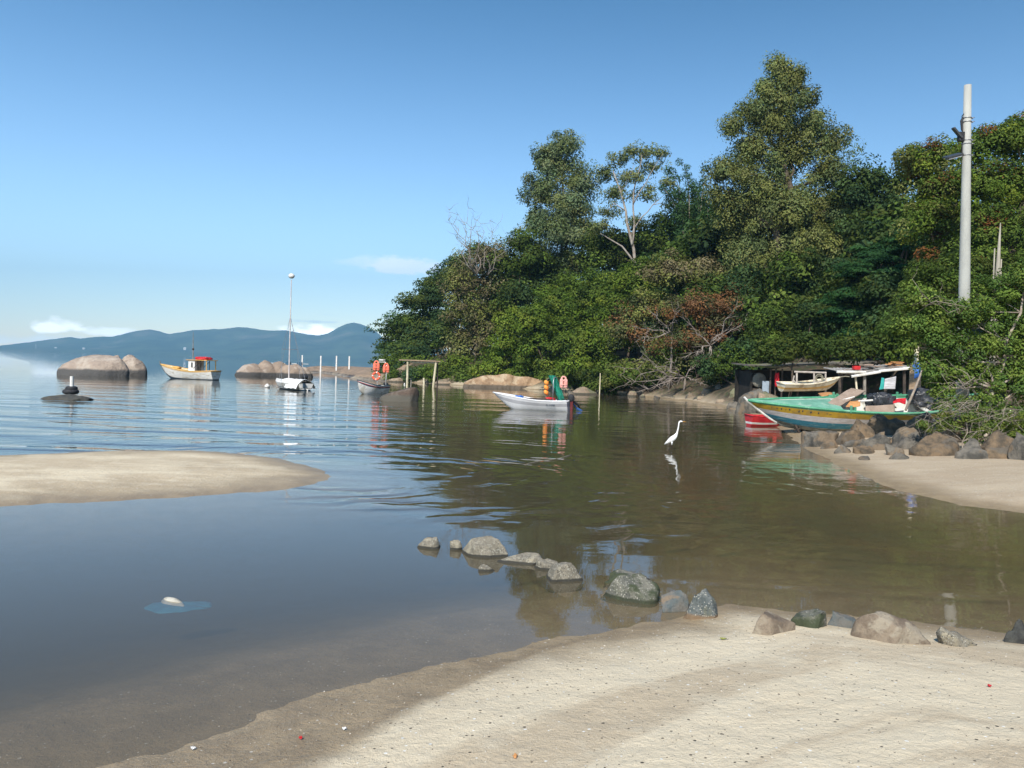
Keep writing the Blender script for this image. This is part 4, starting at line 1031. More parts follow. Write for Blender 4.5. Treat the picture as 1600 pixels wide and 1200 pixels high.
MB().grid([[ep(1064.2 + .1 * 0, 658.1) + Vector((math.copysign(0, 1), math.sin(q) * .6 * se, math.cos(q) * .6 * se)) for q in [2 * PI * k / 8 for k in range(9)]], [ep(1068, 658.3) + Vector((0, math.sin(q) * .32 * se, math.cos(q) * .38 * se)) for q in [2 * PI * k / 8 for k in range(9)]], [ep(1072.2, 658.6) + Vector((0, 0, 0)) for q in range(9)]]).build('bill', pm('yellow_bill', (.75, .38, .05), None, 3, .4), eg, True)
for sy in (-1, 1):   # folded wings with trailing plumes
    wr = []
    for i, (u, v, hw) in enumerate([(1054.5, 681, 1.4), (1051, 682.8, 2.9), (1047, 686, 3.0), (1043, 689, 2.2), (1040, 691.8, 1.2), (1037.8, 694.2, .2)]):
        c = ep(u, v) + Vector((0, sy * (2.6 if i not in (0, 5) else 1.6) * se * (1 if i < 3 else .6), 0)); wr.append([c + Vector((.25 * k2 * hw * se, sy * .7 * se * (1 - abs(k2)), k2 * hw * se)) for k2 in (-1, -.5, 0, .5, 1)])
    MB().grid(wr).build('wing', M_feather, eg, True)
MB().sphere(ep(1062.4, 657.8) + Vector((0, -1.1 * se, 0)), .22 * se, 8, 6).build('eye', pm('bird_eye', (.02, .02, .02), None, 3, .2), eg, True)
M_leg = pm('black_leg', (.02, .02, .018), None, 5, .6)
for (u0, u1, dy_) in ((1048.6, 1045.2, -.03), (1050, 1049.8, .03)):
    th = MB(); th.tube([ep(u0 + .6, 690) + Vector((0, dy_, 0)), ep(u0 + .1, 695.2) + Vector((0, dy_, 0))], [1.2 * se, .45 * se], 8); th.build('thigh', M_feather, eg, True)
    MB().tube([ep(u0, 694.5) + Vector((0, dy_, 0)), ep((u0 + u1) / 2, 698.5) + Vector((0, dy_, 0)), ep(u1, 702) + Vector((0, dy_, 0)), ep(u1 + .2, 710) + Vector((0, dy_, 0))], .35 * se, 6).build('leg', M_leg, eg, True)
# ------------------------------------------------------------------ vegetation
def leaf_mat(name, rough=.6, trans=.22):
    m = bpy.data.materials.new(name); m.use_nodes = True
    t = m.node_tree; t.nodes.clear(); h = T(t)
    at = N(t, 'ShaderNodeAttribute', attribute_name='tint')
    pb = N(t, 'ShaderNodeBsdfPrincipled'); pb.inputs['Roughness'].default_value = rough; pb.inputs['Specular IOR Level'].default_value = .06
    h.link(at.outputs['Color'], pb.inputs['Base Color'])
    tl = N(t, 'ShaderNodeBsdfTranslucent')
    br = N(t, 'ShaderNodeMix', data_type='RGBA', blend_type='MULTIPLY'); br.inputs[0].default_value = 1
    h.link(at.outputs['Color'], br.inputs[6]); br.inputs[7].default_value = (1.3, 1.5, .6, 1)
    h.link(br.outputs[2], tl.inputs['Color'])
    mx = N(t, 'ShaderNodeMixShader'); mx.inputs[0].default_value = trans
    h.link(pb.outputs[0], mx.inputs[1]); h.link(tl.outputs[0], mx.inputs[2])
    out = N(t, 'ShaderNodeOutputMaterial'); h.link(mx.outputs[0], out.inputs['Surface'])
    return m
M_leaf = leaf_mat('leaves')
M_bark = pm('brown_bark', (0.12, 0.09, 0.065), (0.07, 0.055, 0.04), 5, .9, .01, 12)
M_barkpale = pm('pale_bark', (0.36, 0.32, 0.27), (0.25, 0.21, 0.18), 2, .8, .005, 12, c3=(.26, .2, .15), s3=1.5)
M_barkgrey = pm('grey_dead_bark', (0.33, 0.28, 0.24), (0.22, 0.18, 0.15), 3, .9)
M_twig = pm('pale_twigs', (0.40, 0.34, 0.27), (0.26, 0.21, 0.17), 3, .9)

def leaves_mesh(name, C, rad, npc, size, rng, tint, out_c, droop=0.0, flat=.65, asp=.5, upw=.45, tvar=.15, shell=(.35, 1.0), bend=0.0):
    """C (n,3) clump centres, rad (n,) clump radii, npc leaves per clump; tint (n,3); out_c (n,3) crown centre of each clump"""
    n = len(C); k = np.repeat(np.arange(n), npc); M = len(k)
    d = rng.normal(size=(M, 3)); d /= np.linalg.norm(d, axis=1)[:, None] + 1e-9
    r = rng.uniform(shell[0], shell[1], M) ** .6 * rad[k]
    off = d * r[:, None]; off[:, 2] *= flat
    off[:, 2] -= bend * (off[:, 0] ** 2 + off[:, 1] ** 2) / (rad[k] + 1e-6)
    if droop: off[:, 2] -= droop * rad[k] * rng.uniform(0, 1, M) ** 2
    pos = C[k] + off
    out = pos - out_c[k]; out /= np.linalg.norm(out, axis=1)[:, None] + 1e-9
    nrm = out * .55 + d * .5 + rng.normal(size=(M, 3)) * .45; nrm[:, 2] += upw
    nrm /= np.linalg.norm(nrm, axis=1)[:, None]
    t = rng.normal(size=(M, 3)); t[:, 2] -= droop * 1.6
    t -= nrm * np.sum(t * nrm, 1)[:, None]; t /= np.linalg.norm(t, axis=1)[:, None] + 1e-9
    b = np.cross(nrm, t)
    L = size * rng.uniform(.65, 1.35, M)[:, None]; W = L * asp
    v = np.empty((M, 4, 3))
    v[:, 0] = pos - t * L * .5; v[:, 1] = pos + b * W * .5 - t * L * .05; v[:, 2] = pos + t * L * .5; v[:, 3] = pos - b * W * .5 - t * L * .05
    me = np_mesh(name, v.reshape(-1, 3), np.arange(M * 4).reshape(M, 4))
    tc_ = tint[k] * (1 + rng.uniform(-tvar, tvar, M))[:, None]
    tc_ = np.clip(tc_ * (1 + rng.normal(0, .035, (M, 3))), 0.004, 1)
    a = me.color_attributes.new('tint', 'FLOAT_COLOR', 'POINT')
    arr = np.ones((M, 4, 4), dtype=np.float32); arr[:, :, :3] = tc_[:, None, :]
    if len(me.vertices) == M * 4: a.data.foreach_set('color', arr.ravel())
    return me

def crown_clumps(blobs, rng, cr, dens, tints, inner=.45, low=.0, flatten=1.0):
    """blobs: (centre, radii) in world space; returns clump arrays"""
    Cs, Rs, Ts, Os = [], [], [], []
    tints = np.array(tints)
    for (c, rad) in blobs:
        c = np.array(c); rad = np.array(rad)
        area = 4 * PI * (rad[0] * rad[2] + rad[0] * rad[1] + rad[1] * rad[2]) / 3
        n = max(5, int(1.25 * dens * area / (PI * cr * cr)))
        d = rng.normal(size=(n, 3)); d /= np.linalg.norm(d, axis=1)[:, None]
        d[:, 2] = np.where(d[:, 2] < -.55, -d[:, 2] * .6, d[:, 2])
        rr = rng.uniform(inner ** 2, 1, n) ** .5
        P = c + d * rad * rr[:, None] * (1 - .22 * cr / rad.mean())
        P += rng.normal(size=(n, 3)) * cr * .25
        Cs.append(P); Rs.append(cr * rng.uniform(.6, 1.35, n)); Os.append(np.repeat((c - np.array([0, 0, rad[2] * .3]))[None], n, 0))
        ti = tints[rng.integers(0, len(tints), n)] * rng.uniform(.72, 1.28, n)[:, None]
        Ts.append(ti)
    return np.concatenate(Cs), np.concatenate(Rs), np.concatenate(Ts), np.concatenate(Os)

def pxblobs(bl, Y, rng, depthk=.85, spread=1.0):
    out = []
    for b in bl:
        u, v, ru, rv = b[:4]; dy = b[4] if len(b) > 4 else rng.uniform(-1, 1) * ru * .35
        Yb = Y + dy * Y / FPX
        c = AT(u, v, Yb); s = Yb / FPX
        out.append(((c.x, c.y, c.z), (ru * s * 1.14, (ru * .5 + rv * .5) * s * depthk * 1.1, rv * s * 1.14)))
    return out

def wiggle(a, b, rnd, n=5, amp=.08, sag=0.0):
    a, b = Vector(a), Vector(b); L = (b - a).length; pts = []
    for i in range(n + 1):
        t = i / n; o = Vector((rnd.uniform(-1, 1), rnd.uniform(-1, 1), rnd.uniform(-.6, .6))) * L * amp * (0 if i in (0, n) else 1)
        pts.append(a.lerp(b, t) + o - Vector((0, 0, sag * math.sin(PI * t))))
    return pts
def trunk_mesh(base, blobs, rnd, r0_, mat, parent, lean=0, name='trunk', twigs=3, topb=None, vis=1.0):
    mb = MB()
    topb = topb or max(blobs, key=lambda b: b[0][2])
    top = Vector(topb[0])
    low = min(b[0][2] for b in blobs)
    pts = wiggle(base - Vector((0, 0, .8)), top, rnd, 7, .035)
    n = len(pts); mb.tube(pts, [r0_ * (1 - .82 * i / (n - 1)) for i in range(n)], 9)
    for (c, rad) in blobs:
        c = Vector(c)
        k = min(range(n), key=lambda i: abs(pts[i].z - (c.z - max(rad[0], .5) * .9)) )
        k = max(1, min(k, n - 2)); a = pts[k]; ra = r0_ * (1 - .82 * k / (n - 1)) * .6
        pp = wiggle(a, c, rnd, 4, .07); mb.tube(pp, [ra * (1 - .7 * i / 4) for i in range(5)], 6)
        for _ in range(twigs):
            d = Vector((rnd.uniform(-1, 1), rnd.uniform(-1, 1), rnd.uniform(-.3, 1))).normalized()
            e = c + Vector((d.x * rad[0], d.y * rad[1], d.z * rad[2])) * .85
            mb.tube(wiggle(pp[3], e, rnd, 4, .09), [ra * .3 * (1 - .8 * i / 4) for i in range(5)], 4, cap=False)
    return mb.build(name, mat, parent, True)

LEAFCOUNT = [0]
def tree(name, label, bl, Y, seed, tints, cr=1.1, leaf=.34, dens=1.5, cover=2.6, droop=0.0, flat=.65, asp=.5, bark=None, r0_=.25, group=None, cat='tree',
         base=None, twigs=3, inner=.15, upw=.45, bend=0.0, tvar=.15, trunk=True, depthk=.85, mat=None, extra=None, shell=(.45, 1.0)):
    rng = np.random.default_rng(seed); rnd = random.Random(seed)
    blobs = pxblobs(bl, Y, rng, depthk)
    cx = sum(b[0][0] for b in blobs) / len(blobs)
    bx = AT(base[0], 600, Y).x if base else cx
    bz = hz(bx, Y)
    root = empty(name, (bx, Y, bz), 0, label, cat, group)
    leaf = leaf * .92; cr = cr * 1.05; la = leaf * leaf * asp * .5 * .8
    C, Rr, Tt, Oc = crown_clumps(blobs, rng, cr, dens * .95, tints, inner)
    npc = max(8, int(cover * PI * cr * cr * (.4 + .6 * flat) / (la) / 3.0))
    o = Vector((bx, Y, bz))
    C -= np.array(o); Oc -= np.array(o)
    me = leaves_mesh('crown', C, Rr, npc, leaf, rng, Tt, Oc, droop, flat, asp, upw, tvar, shell, bend)
    LEAFCOUNT[0] += len(me.polygons)
    link_mesh('crown', me, mat or M_leaf, root)
    if trunk:
        lb_ = [(tuple(Vector(c) - o), r_) for c, r_ in blobs]
        trunk_mesh(Vector((0, 0, 0)), lb_, rnd, r0_, bark or M_bark, root, twigs=twigs)
    return root, blobs, o
A = lambda *x: [tuple(q) for q in x]
# colours (base, real world)
c_euc = A((0.151, 0.178, 0.065), (0.120, 0.155, 0.061), (0.190, 0.202, 0.072))
c_eucblue = A((0.134, 0.178, 0.092), (0.102, 0.147, 0.079), (0.174, 0.202, 0.099))
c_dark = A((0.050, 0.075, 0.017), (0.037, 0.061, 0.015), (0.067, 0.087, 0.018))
c_blueg = A((0.050, 0.091, 0.033), (0.071, 0.114, 0.038), (0.039, 0.074, 0.030))
c_bright = A((0.119, 0.174, 0.023), (0.093, 0.146, 0.021), (0.161, 0.202, 0.029))
c_mid = A((0.084, 0.128, 0.021), (0.106, 0.150, 0.028), (0.066, 0.105, 0.020))
c_olive = A((0.161, 0.171, 0.047), (0.129, 0.143, 0.042), (0.183, 0.195, 0.061))
c_rust = A((0.206, 0.103, 0.044), (0.163, 0.088, 0.044), (0.103, 0.098, 0.044), (0.077, 0.098, 0.039))
c_brown = A((0.163, 0.138, 0.070), (0.131, 0.120, 0.055), (0.188, 0.156, 0.085))
GH = 'trees on the headland'

# 1 low spreading trees at the tip
tree('broad_tree', 'dark bluish green tree at the far left tip of the headland, branches over the water', [(618, 562, 34, 26), (650, 548, 46, 26), (612, 578, 26, 14), (640, 584, 40, 12), (598, 588, 20, 10), (680, 575, 40, 22)], 116, 1, c_blueg + c_mid, cr=1.7, leaf=.42, flat=.3, bend=.35, group=GH, r0_=.3)
tree('broad_tree', 'layered dark bluish green tree, second from the left end of the headland', [(625, 510, 30, 30), (655, 478, 40, 32), (690, 455, 42, 32), (648, 520, 44, 28), (700, 500, 44, 36), (615, 535, 26, 20), (680, 540, 46, 30)], 120, 2, c_blueg + c_dark, cr=1.8, leaf=.45, flat=.32, bend=.3, group=GH, r0_=.4)
tree('broad_tree', 'dark green crown peeking out left behind the dead topped tree', [(715, 425, 34, 28), (688, 440, 26, 22), (740, 400, 30, 20), (672, 452, 20, 16)], 126, 3, c_blueg, cr=1.5, leaf=.45, flat=.4, bend=.2, group=GH)
# 2 dead topped olive-brown tree
r_dt, _, _ = tree('dead_topped_tree', 'olive brown thinning tree with bare grey branches sticking out of its top', [(742, 425, 42, 36), (718, 450, 30, 34), (768, 400, 30, 26, -5), (778, 450, 30, 36), (735, 490, 40, 40), (720, 545, 30, 38), (760, 530, 32, 38), (735, 575, 26, 22)], 105, 4, c_brown + c_olive, cr=1.1, leaf=.36, dens=1.3, cover=1.5, droop=.5, flat=.7, bark=M_barkgrey, r0_=.3, group=GH, twigs=6)
# 3 tall left eucalyptus
tree('eucalyptus', 'tall grey green narrow tree, leftmost of the high tops', [(886, 232, 26, 24), (872, 262, 34, 28), (850, 248, 20, 22), (906, 285, 28, 28), (850, 300, 30, 34), (893, 325, 38, 34), (838, 345, 24, 32), (870, 365, 44, 34), (910, 370, 30, 30), (855, 405, 40, 30), (900, 415, 36, 26)], 106, 5, c_eucblue + c_euc, cr=1.25, leaf=.38, dens=1.45, droop=.55, flat=.75, asp=.4, group=GH, r0_=.35, bark=M_barkpale)
# 4 airy eucalyptus with pale trunk
r4, b4, o4 = tree('eucalyptus', 'airy tree with a pale forking trunk standing free against the sky', [(1005, 240, 40, 13), (968, 250, 22, 11), (948, 272, 20, 13), (985, 278, 24, 16), (1022, 262, 20, 12), (965, 300, 26, 17), (1005, 300, 20, 14), (1046, 290, 14, 16), (955, 330, 20, 12), (1048, 318, 14, 10), (990, 345, 18, 10), (1030, 240, 14, 8), (940, 355, 20, 14)], 100, 6, c_euc, cr=.75, leaf=.34, dens=1.15, cover=1.5, droop=.6, asp=.4, group=GH, trunk=False, inner=.2)
def ptree(pts, rad, Y, mat, parent, o, name='trunk', rnd=random.Random(5), lists=None):
    mb = MB()
    for P_, r_ in zip(pts, rad):
        q = [AT(u, v, Y + (dz if len(x) > 2 else 0)) - o for x in P_ for (u, v, dz) in [(x + (0,))[:3]]]
        m_ = []
        for i in range(len(q) - 1):
            m_.append(q[i]); m_.append(q[i].lerp(q[i + 1], .5) + Vector((rnd.uniform(-1, 1), rnd.uniform(-1, 1), rnd.uniform(-1, 1))) * (q[i + 1] - q[i]).length * .05)
        m_.append(q[-1]); n = len(m_)
        mb.tube(m_, [r_[0] + (r_[1] - r_[0]) * i / (n - 1) for i in range(n)], 7)
    return mb.build(name, mat, parent, True)
ptree([[(996, 470), (992, 412), (985, 370), (978, 330), (970, 300), (958, 268)], [(988, 385), (991, 350), (990, 300), (1000, 262), (1003, 240)], [(992, 412), (972, 385), (950, 372), (938, 365)], [(985, 370), (1002, 340), (1020, 320), (1042, 300)], [(990, 318), (1010, 285), (1022, 262), (1036, 240)], [(978, 330), (960, 318), (948, 330)], [(970, 300), (984, 275), (990, 258)], [(1020, 320), (1030, 318), (1050, 322)]],
      [(.25, .07), (.14, .04), (.14, .04), (.10, .02), (.08, .02), (.08, .02), (.06, .02), (.05, .02)], 99, M_barkpale, r4, o4)
# 5 backdrop of dark trees between
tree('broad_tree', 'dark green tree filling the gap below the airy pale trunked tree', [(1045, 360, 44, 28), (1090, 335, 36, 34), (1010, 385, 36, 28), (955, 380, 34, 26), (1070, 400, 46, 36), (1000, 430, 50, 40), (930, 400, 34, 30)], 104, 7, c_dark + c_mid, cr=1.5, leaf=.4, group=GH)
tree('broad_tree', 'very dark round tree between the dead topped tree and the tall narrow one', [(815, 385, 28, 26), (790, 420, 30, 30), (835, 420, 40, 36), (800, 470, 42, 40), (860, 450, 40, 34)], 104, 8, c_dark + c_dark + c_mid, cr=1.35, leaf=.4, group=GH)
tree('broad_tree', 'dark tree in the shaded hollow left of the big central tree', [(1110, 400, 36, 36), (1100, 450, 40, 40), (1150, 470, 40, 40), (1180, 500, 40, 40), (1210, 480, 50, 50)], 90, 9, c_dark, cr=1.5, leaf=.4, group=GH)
# 6 bamboo plumes
def bamboo():
    rng = np.random.default_rng(66); rnd = random.Random(66); Y = 97
    x0 = AT(1080, 380, Y).x; z0 = hz(x0, Y); o = Vector((x0, Y, z0))
    root = empty('bamboo', o, 0, 'feathery bamboo plumes arching against the sky left of the big central tree', 'bamboo')
    C, Rr = [], []; mb = MB()
    for (u0, v0, u1, v1) in [(1075, 400, 1058, 262), (1078, 400, 1076, 252), (1090, 400, 1100, 262), (1080, 400, 1044, 290), (1092, 400, 1092, 285), (1100, 390, 1110, 290), (1070, 390, 1062, 300)]:
        a = AT(u0, v0, Y) - o; b_ = AT(u1, v1, Y + rnd.uniform(-2, 2)) - o
        pts = [a.lerp(b_, t) + Vector(((1 if u1 > u0 else -1) * 1.2 * max(0, t - .75) ** 1 * 2, 0, -2.0 * max(0, t - .85))) for t in [i / 9 for i in range(10)]]
        mb.tube(pts, [.09 * (1 - .8 * i / 9) for i in range(10)], 5)
        for i in range(3, 10):
            for _ in range(2):
                C.append(pts[i] + Vector((rnd.uniform(-.6, .6), rnd.uniform(-.5, .5), rnd.uniform(-.4, .4)))); Rr.append(.85 - .05 * (i - 3))
    C = np.array([tuple(c) for c in C]); Rr = np.array(Rr)
    tt = np.array([(.05, .10, .035)]) * rng.uniform(.7, 1.3, (len(C), 1))
    me = leaves_mesh('foliage', C, Rr, 70, .42, rng, tt, C - np.array([0, 0, 1.0]), .5, .9, .25)
    link_mesh('foliage', me, M_leaf, root); mb.build('stem', M_twig, root)
bamboo()
# 7 big central tree
tree('eucalyptus', 'the tallest and biggest tree, olive green with drooping foliage, right of centre', [(1214, 108, 24, 20), (1240, 122, 26, 22), (1205, 142, 26, 26), (1245, 158, 32, 28), (1180, 175, 28, 22), (1148, 196, 22, 18), (1215, 190, 42, 30), (1270, 196, 34, 28), (1302, 222, 28, 26), (1175, 235, 34, 28), (1240, 245, 48, 36), (1142, 265, 32, 28), (1195, 290, 46, 36), (1290, 275, 36, 36), (1135, 310, 26, 30), (1165, 345, 44, 36), (1235, 330, 50, 42), (1305, 330, 36, 38), (1280, 390, 50, 40), (1210, 400, 50, 40), (1325, 385, 28, 30), (1240, 455, 46, 40), (1290, 440, 40, 34), (1165, 400, 30, 30)], 80, 10, c_euc + c_olive, cr=1.05, leaf=.32, dens=1.35, cover=2.5, droop=.7, asp=.4, group=GH, r0_=.55, flat=.85)
tree('broad_tree', 'dark green tree behind the right flank of the tallest tree', [(1355, 285, 30, 28), (1330, 310, 34, 32), (1375, 320, 34, 36), (1400, 290, 26, 24), (1345, 360, 40, 36), (1395, 350, 30, 30), (1420, 262, 22, 20)], 78, 11, c_dark + c_blueg, cr=1.2, leaf=.36, group=GH)
# 8 layered dark tree, right
tree('layered_tree', 'deep green tree with flat feathery tiers between the tallest tree and the concrete pole', [(1420, 375, 44, 12), (1385, 400, 46, 12), (1350, 425, 44, 12), (1415, 425, 48, 12), (1330, 462, 44, 12), (1385, 458, 50, 12), (1440, 455, 40, 12), (1330, 492, 46, 11), (1390, 492, 50, 12), (1440, 495, 40, 12), (1350, 522, 46, 11), (1405, 530, 46, 12), (1330, 545, 34, 8), (1370, 558, 34, 8)], 60, 12, A((.028, .075, .022), (.022, .06, .02), (.036, .088, .026)), cr=1.15, leaf=.22, flat=.16, bend=.28, dens=1.7, group=GH, r0_=.35, upw=.9, depthk=1.5, cover=3.2)
# 9 right rear trees
tree('broad_tree', 'wide green tree with rusty patches rising behind the concrete pole', [(1440, 262, 34, 24), (1480, 240, 38, 26), (1460, 295, 40, 34), (1500, 285, 40, 40), (1450, 345, 40, 36), (1500, 350, 46, 44), (1470, 400, 44, 36), (1418, 243, 12, 8)], 52, 13, c_mid + c_olive + c_bright + A((.19, .085, .03)), cr=.75, leaf=.21, group=GH, droop=.3)
tree('broad_tree', 'tall green and rust coloured tree at the top right edge', [(1530, 232, 36, 30), (1575, 215, 38, 28), (1610, 215, 40, 36), (1545, 290, 44, 44), (1600, 290, 44, 50), (1560, 355, 44, 40), (1610, 370, 44, 44), (1530, 395, 40, 40)], 46, 14, c_mid + c_bright + c_mid + A((.20, .085, .03)), cr=.7, leaf=.19, group=GH, droop=.3)
tree('broad_tree', 'shaded dark tree behind the foreground bush at the right edge', [(1500, 440, 50, 40), (1570, 430, 50, 40), (1620, 450, 50, 50), (1460, 450, 40, 40), (1540, 480, 60, 40)], 44, 15, c_dark + c_mid, cr=.8, leaf=.2, group=GH)
# 10 front row of shrubs
GF = 'shrubs along the headland shore'
def shrub(label, bl, Y, seed, tints, **kw):
    kw.setdefault('cr', .95); kw.setdefault('leaf', .32); kw.setdefault('r0_', .14); kw.setdefault('group', GF)
    return tree('shrub', label, bl, Y, seed, tints, cat='shrub', **kw)
shrub('light green shrub under the dead topped tree, beside the wooden frame', [(712, 575, 26, 18), (690, 590, 18, 10), (745, 585, 26, 14), (668, 585, 16, 12)], 101, 21, c_mid + c_bright)
shrub('bright green shrub above the left part of the clay bank', [(790, 545, 34, 34), (770, 575, 30, 20), (820, 570, 30, 20), (800, 510, 28, 26)], 94, 22, c_bright)
shrub('bright green shrub above the right part of the clay bank', [(845, 540, 34, 36), (870, 575, 34, 22), (835, 500, 32, 30), (880, 530, 28, 34)], 91, 23, c_bright + c_mid)
shrub('tall bright green bush below the tall narrow tree', [(880, 470, 36, 32), (915, 455, 32, 28), (905, 500, 36, 32), (860, 480, 24, 28), (935, 480, 30, 30)], 95, 24, c_bright + c_mid)
shrub('green bush behind the thin stake, leaning over the water', [(925, 545, 34, 34), (905, 580, 34, 22), (950, 575, 30, 24), (930, 600, 24, 10), (960, 530, 30, 30)], 84, 25, c_mid + c_bright)
shrub('olive green mound of leaves in the middle of the headland', [(1060, 420, 36, 26), (1100, 430, 36, 26), (1140, 445, 34, 28), (1170, 470, 28, 30), (1030, 430, 26, 22)], 82, 26, c_olive + c_brown, droop=.4)
shrub('green bush left of the rusty leaved bush', [(975, 455, 34, 30), (1000, 430, 30, 24), (955, 490, 30, 30), (1010, 465, 24, 24)], 88, 27, c_mid + c_bright)
r28, b28, o28 = shrub('rusty brown leaved bush with bare branches, left half', [(1005, 480, 38, 28), (1045, 490, 34, 26), (985, 520, 34, 26), (1030, 545, 36, 22)], 78, 28, c_rust + c_olive, droop=.3, cover=1.8, leaf=.26, bark=M_barkgrey)
r29, b29, o29 = shrub('rusty brown leaved bush with bare branches, right half', [(1090, 485, 40, 26), (1140, 478, 30, 26), (1120, 515, 36, 24), (1075, 530, 30, 22), (1160, 505, 22, 24)], 74, 29, c_rust + A((.20, .095, .04)), droop=.3, cover=1.8, leaf=.25, bark=M_barkgrey)
shrub('dark green shrub between the rusty bush and the rock heap', [(1140, 560, 26, 28), (1165, 575, 22, 26), (1115, 575, 22, 20), (1175, 545, 20, 26)], 66, 30, c_mid + c_blueg, leaf=.24, cr=.7)
shrub('low olive shrub trailing in the water at the centre of the shore', [(990, 580, 34, 18), (1025, 585, 30, 16), (960, 590, 26, 14), (1050, 570, 26, 18)], 76, 31, c_olive + c_mid, cover=1.6, leaf=.26)
shrub('dark shrub behind and over the left part of the shed roof', [(1205, 553, 24, 18), (1240, 543, 30, 22), (1275, 547, 26, 18)], 53, 32, c_dark, leaf=.26, cr=.8)
shrub('low dark shrub at the waterline behind the wooden frame crossbeam', [(640, 588, 20, 9), (665, 584, 24, 12), (620, 588, 18, 8)], 104, 33, c_blueg + c_mid)
shrub('green shrub drooping over the middle of the clay bank', [(800, 588, 22, 9), (825, 585, 26, 11), (850, 588, 22, 10)], 93, 34, c_mid + c_bright)
shrub('dark shrub spilling down to the long grey slab', [(885, 596, 26, 13), (910, 600, 22, 10), (865, 592, 20, 10)], 86, 35, c_mid)
shrub('dark green shrub filling the bank behind the thin stake', [(940, 598, 26, 12), (965, 602, 24, 10), (990, 600, 22, 10), (925, 590, 20, 14)], 80, 36, c_dark + c_mid)
shrub('dark shrub behind the tangle of bare branches', [(1020, 590, 30, 18), (1060, 592, 30, 18), (1095, 590, 28, 20), (1050, 565, 30, 16)], 77, 37, c_dark + c_mid, leaf=.28)
shrub('dark shrub above the tall slab of the rock heap', [(1125, 592, 24, 16), (1155, 592, 24, 14), (1180, 590, 18, 18)], 69, 38, c_dark + c_mid, leaf=.26)
shrub('brownish shrub between the rusty bush halves, low on the bank', [(1085, 560, 26, 22), (1060, 545, 24, 20), (1110, 545, 20, 20)], 75, 39, c_rust + c_olive + c_mid, leaf=.26, cover=1.8)
shrub('dark shrub left of the clay bank top', [(742, 590, 24, 9), (720, 592, 20, 8)], 98, 40, c_mid)
shrub('dark shrub hanging over the middle of the shed roof', [(1310, 545, 30, 18), (1345, 548, 30, 16), (1385, 545, 30, 18), (1420, 540, 24, 20)], 51, 42, c_dark, leaf=.24, cr=.7)
# bare branches hanging out over the water at the rusty bushes
def bare(name, label, u0, v0, Y, ends, seed, r=.10, mat=None, sub=3, cat='branches', parent=None, stem=True):
    rnd = random.Random(seed); o = AT(u0, v0, Y); gz_ = hz(o.x, Y); o = Vector((o.x, Y, gz_))
    mb = MB(); a = AT(u0, v0, Y) - o
    if stem: mb.tube([Vector((0, .5, -.3)), a * .6 + Vector((.1, .3, 0)), a], [r * 1.4, r * 1.2, r], 7)
    for (u, v) in ends:
        e = AT(u, v, Y - rnd.uniform(.5, 3)) - o; pts = wiggle(a, e, rnd, 6, .09)
        mb.tube(pts, [r * .7 * (1 - .85 * i / 6) for i in range(7)], 5)
        for i in range(1, 7):
            for _ in range(sub):
                d = Vector((rnd.uniform(-1, 1), rnd.uniform(-1, 1), rnd.uniform(-.8, .8))) * (e - a).length * .22
                p2 = wiggle(pts[i], pts[i] + d + (e - a).normalized() * (e - a).length * .1, rnd, 3, .14)
                mb.tube(p2, [r * .28, r * .2, r * .14, r * .05], 4, cap=False)
    ob = mb.build(name, mat or M_barkgrey, parent, True)
    if parent: ob.location = o - parent.location
    else:
        ob.location = o; tag(ob, label, cat)
    return ob
bare('bare_branches', 'tangle of bare grey branches leaning over the water at the centre of the shore', 1070, 590, 72, [(1000, 560), (985, 595), (1010, 608), (1040, 560), (975, 575), (1100, 600), (1095, 560), (1030, 600)], 41, .09)
bare('limb', '', 1050, 520, 74, [(1000, 530), (1020, 490), (1060, 480), (995, 510)], 42, .09, parent=r28)
bare('limb', '', 1110, 540, 71, [(1070, 500), (1150, 480), (1165, 500), (1075, 555), (1110, 590), (1140, 510)], 43, .09, parent=r29)
bare('dead_branch', '', 745, 430, 103, [(702, 328), (716, 336), (732, 325), (745, 345), (708, 350), (722, 375), (752, 350)], 44, .10, sub=2, parent=r_dt, stem=False)
bare('dead_branch', '', 762, 430, 102, [(765, 345), (778, 350), (795, 372), (757, 362)], 45, .08, sub=2, parent=r_dt, stem=False)

# fill: undergrowth on the slope behind, copies of two prototypes
def proto(label, seed, tints, R0=3.2, leaf=.38, cr=1.2):
    rng = np.random.default_rng(seed); rnd = random.Random(seed)
    root = empty('undergrowth_tree', (0, 0, 0), 0, label, 'tree', 'dark undergrowth trees on the headland slope')
    blobs = [((rnd.uniform(-1, 1) * R0 * .5, rnd.uniform(-1, 1) * R0 * .5, R0 * (.9 + .5 * k)), (R0 * rnd.uniform(.6, .85),) * 2 + (R0 * rnd.uniform(.45, .65),)) for k in range(4)]
    C, Rr, Tt, Oc = crown_clumps(blobs, rng, cr, 1.3, tints, .4)
    npc = int(2.2 * PI * cr * cr * .75 / (leaf * leaf * .5 * .4) / 3)
    me = leaves_mesh('crown', C, Rr, npc, leaf, rng, Tt, Oc, .2, .65, .5)
    cr_ = link_mesh('crown', me, M_leaf, root); tk = trunk_mesh(Vector((0, 0, 0)), blobs, rnd, .16, M_bark, root)
    return root, cr_, tk
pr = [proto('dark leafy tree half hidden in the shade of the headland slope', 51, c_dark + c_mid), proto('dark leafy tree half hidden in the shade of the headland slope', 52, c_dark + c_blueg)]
rnd = random.Random(9); used = [False, False]; placed = 0
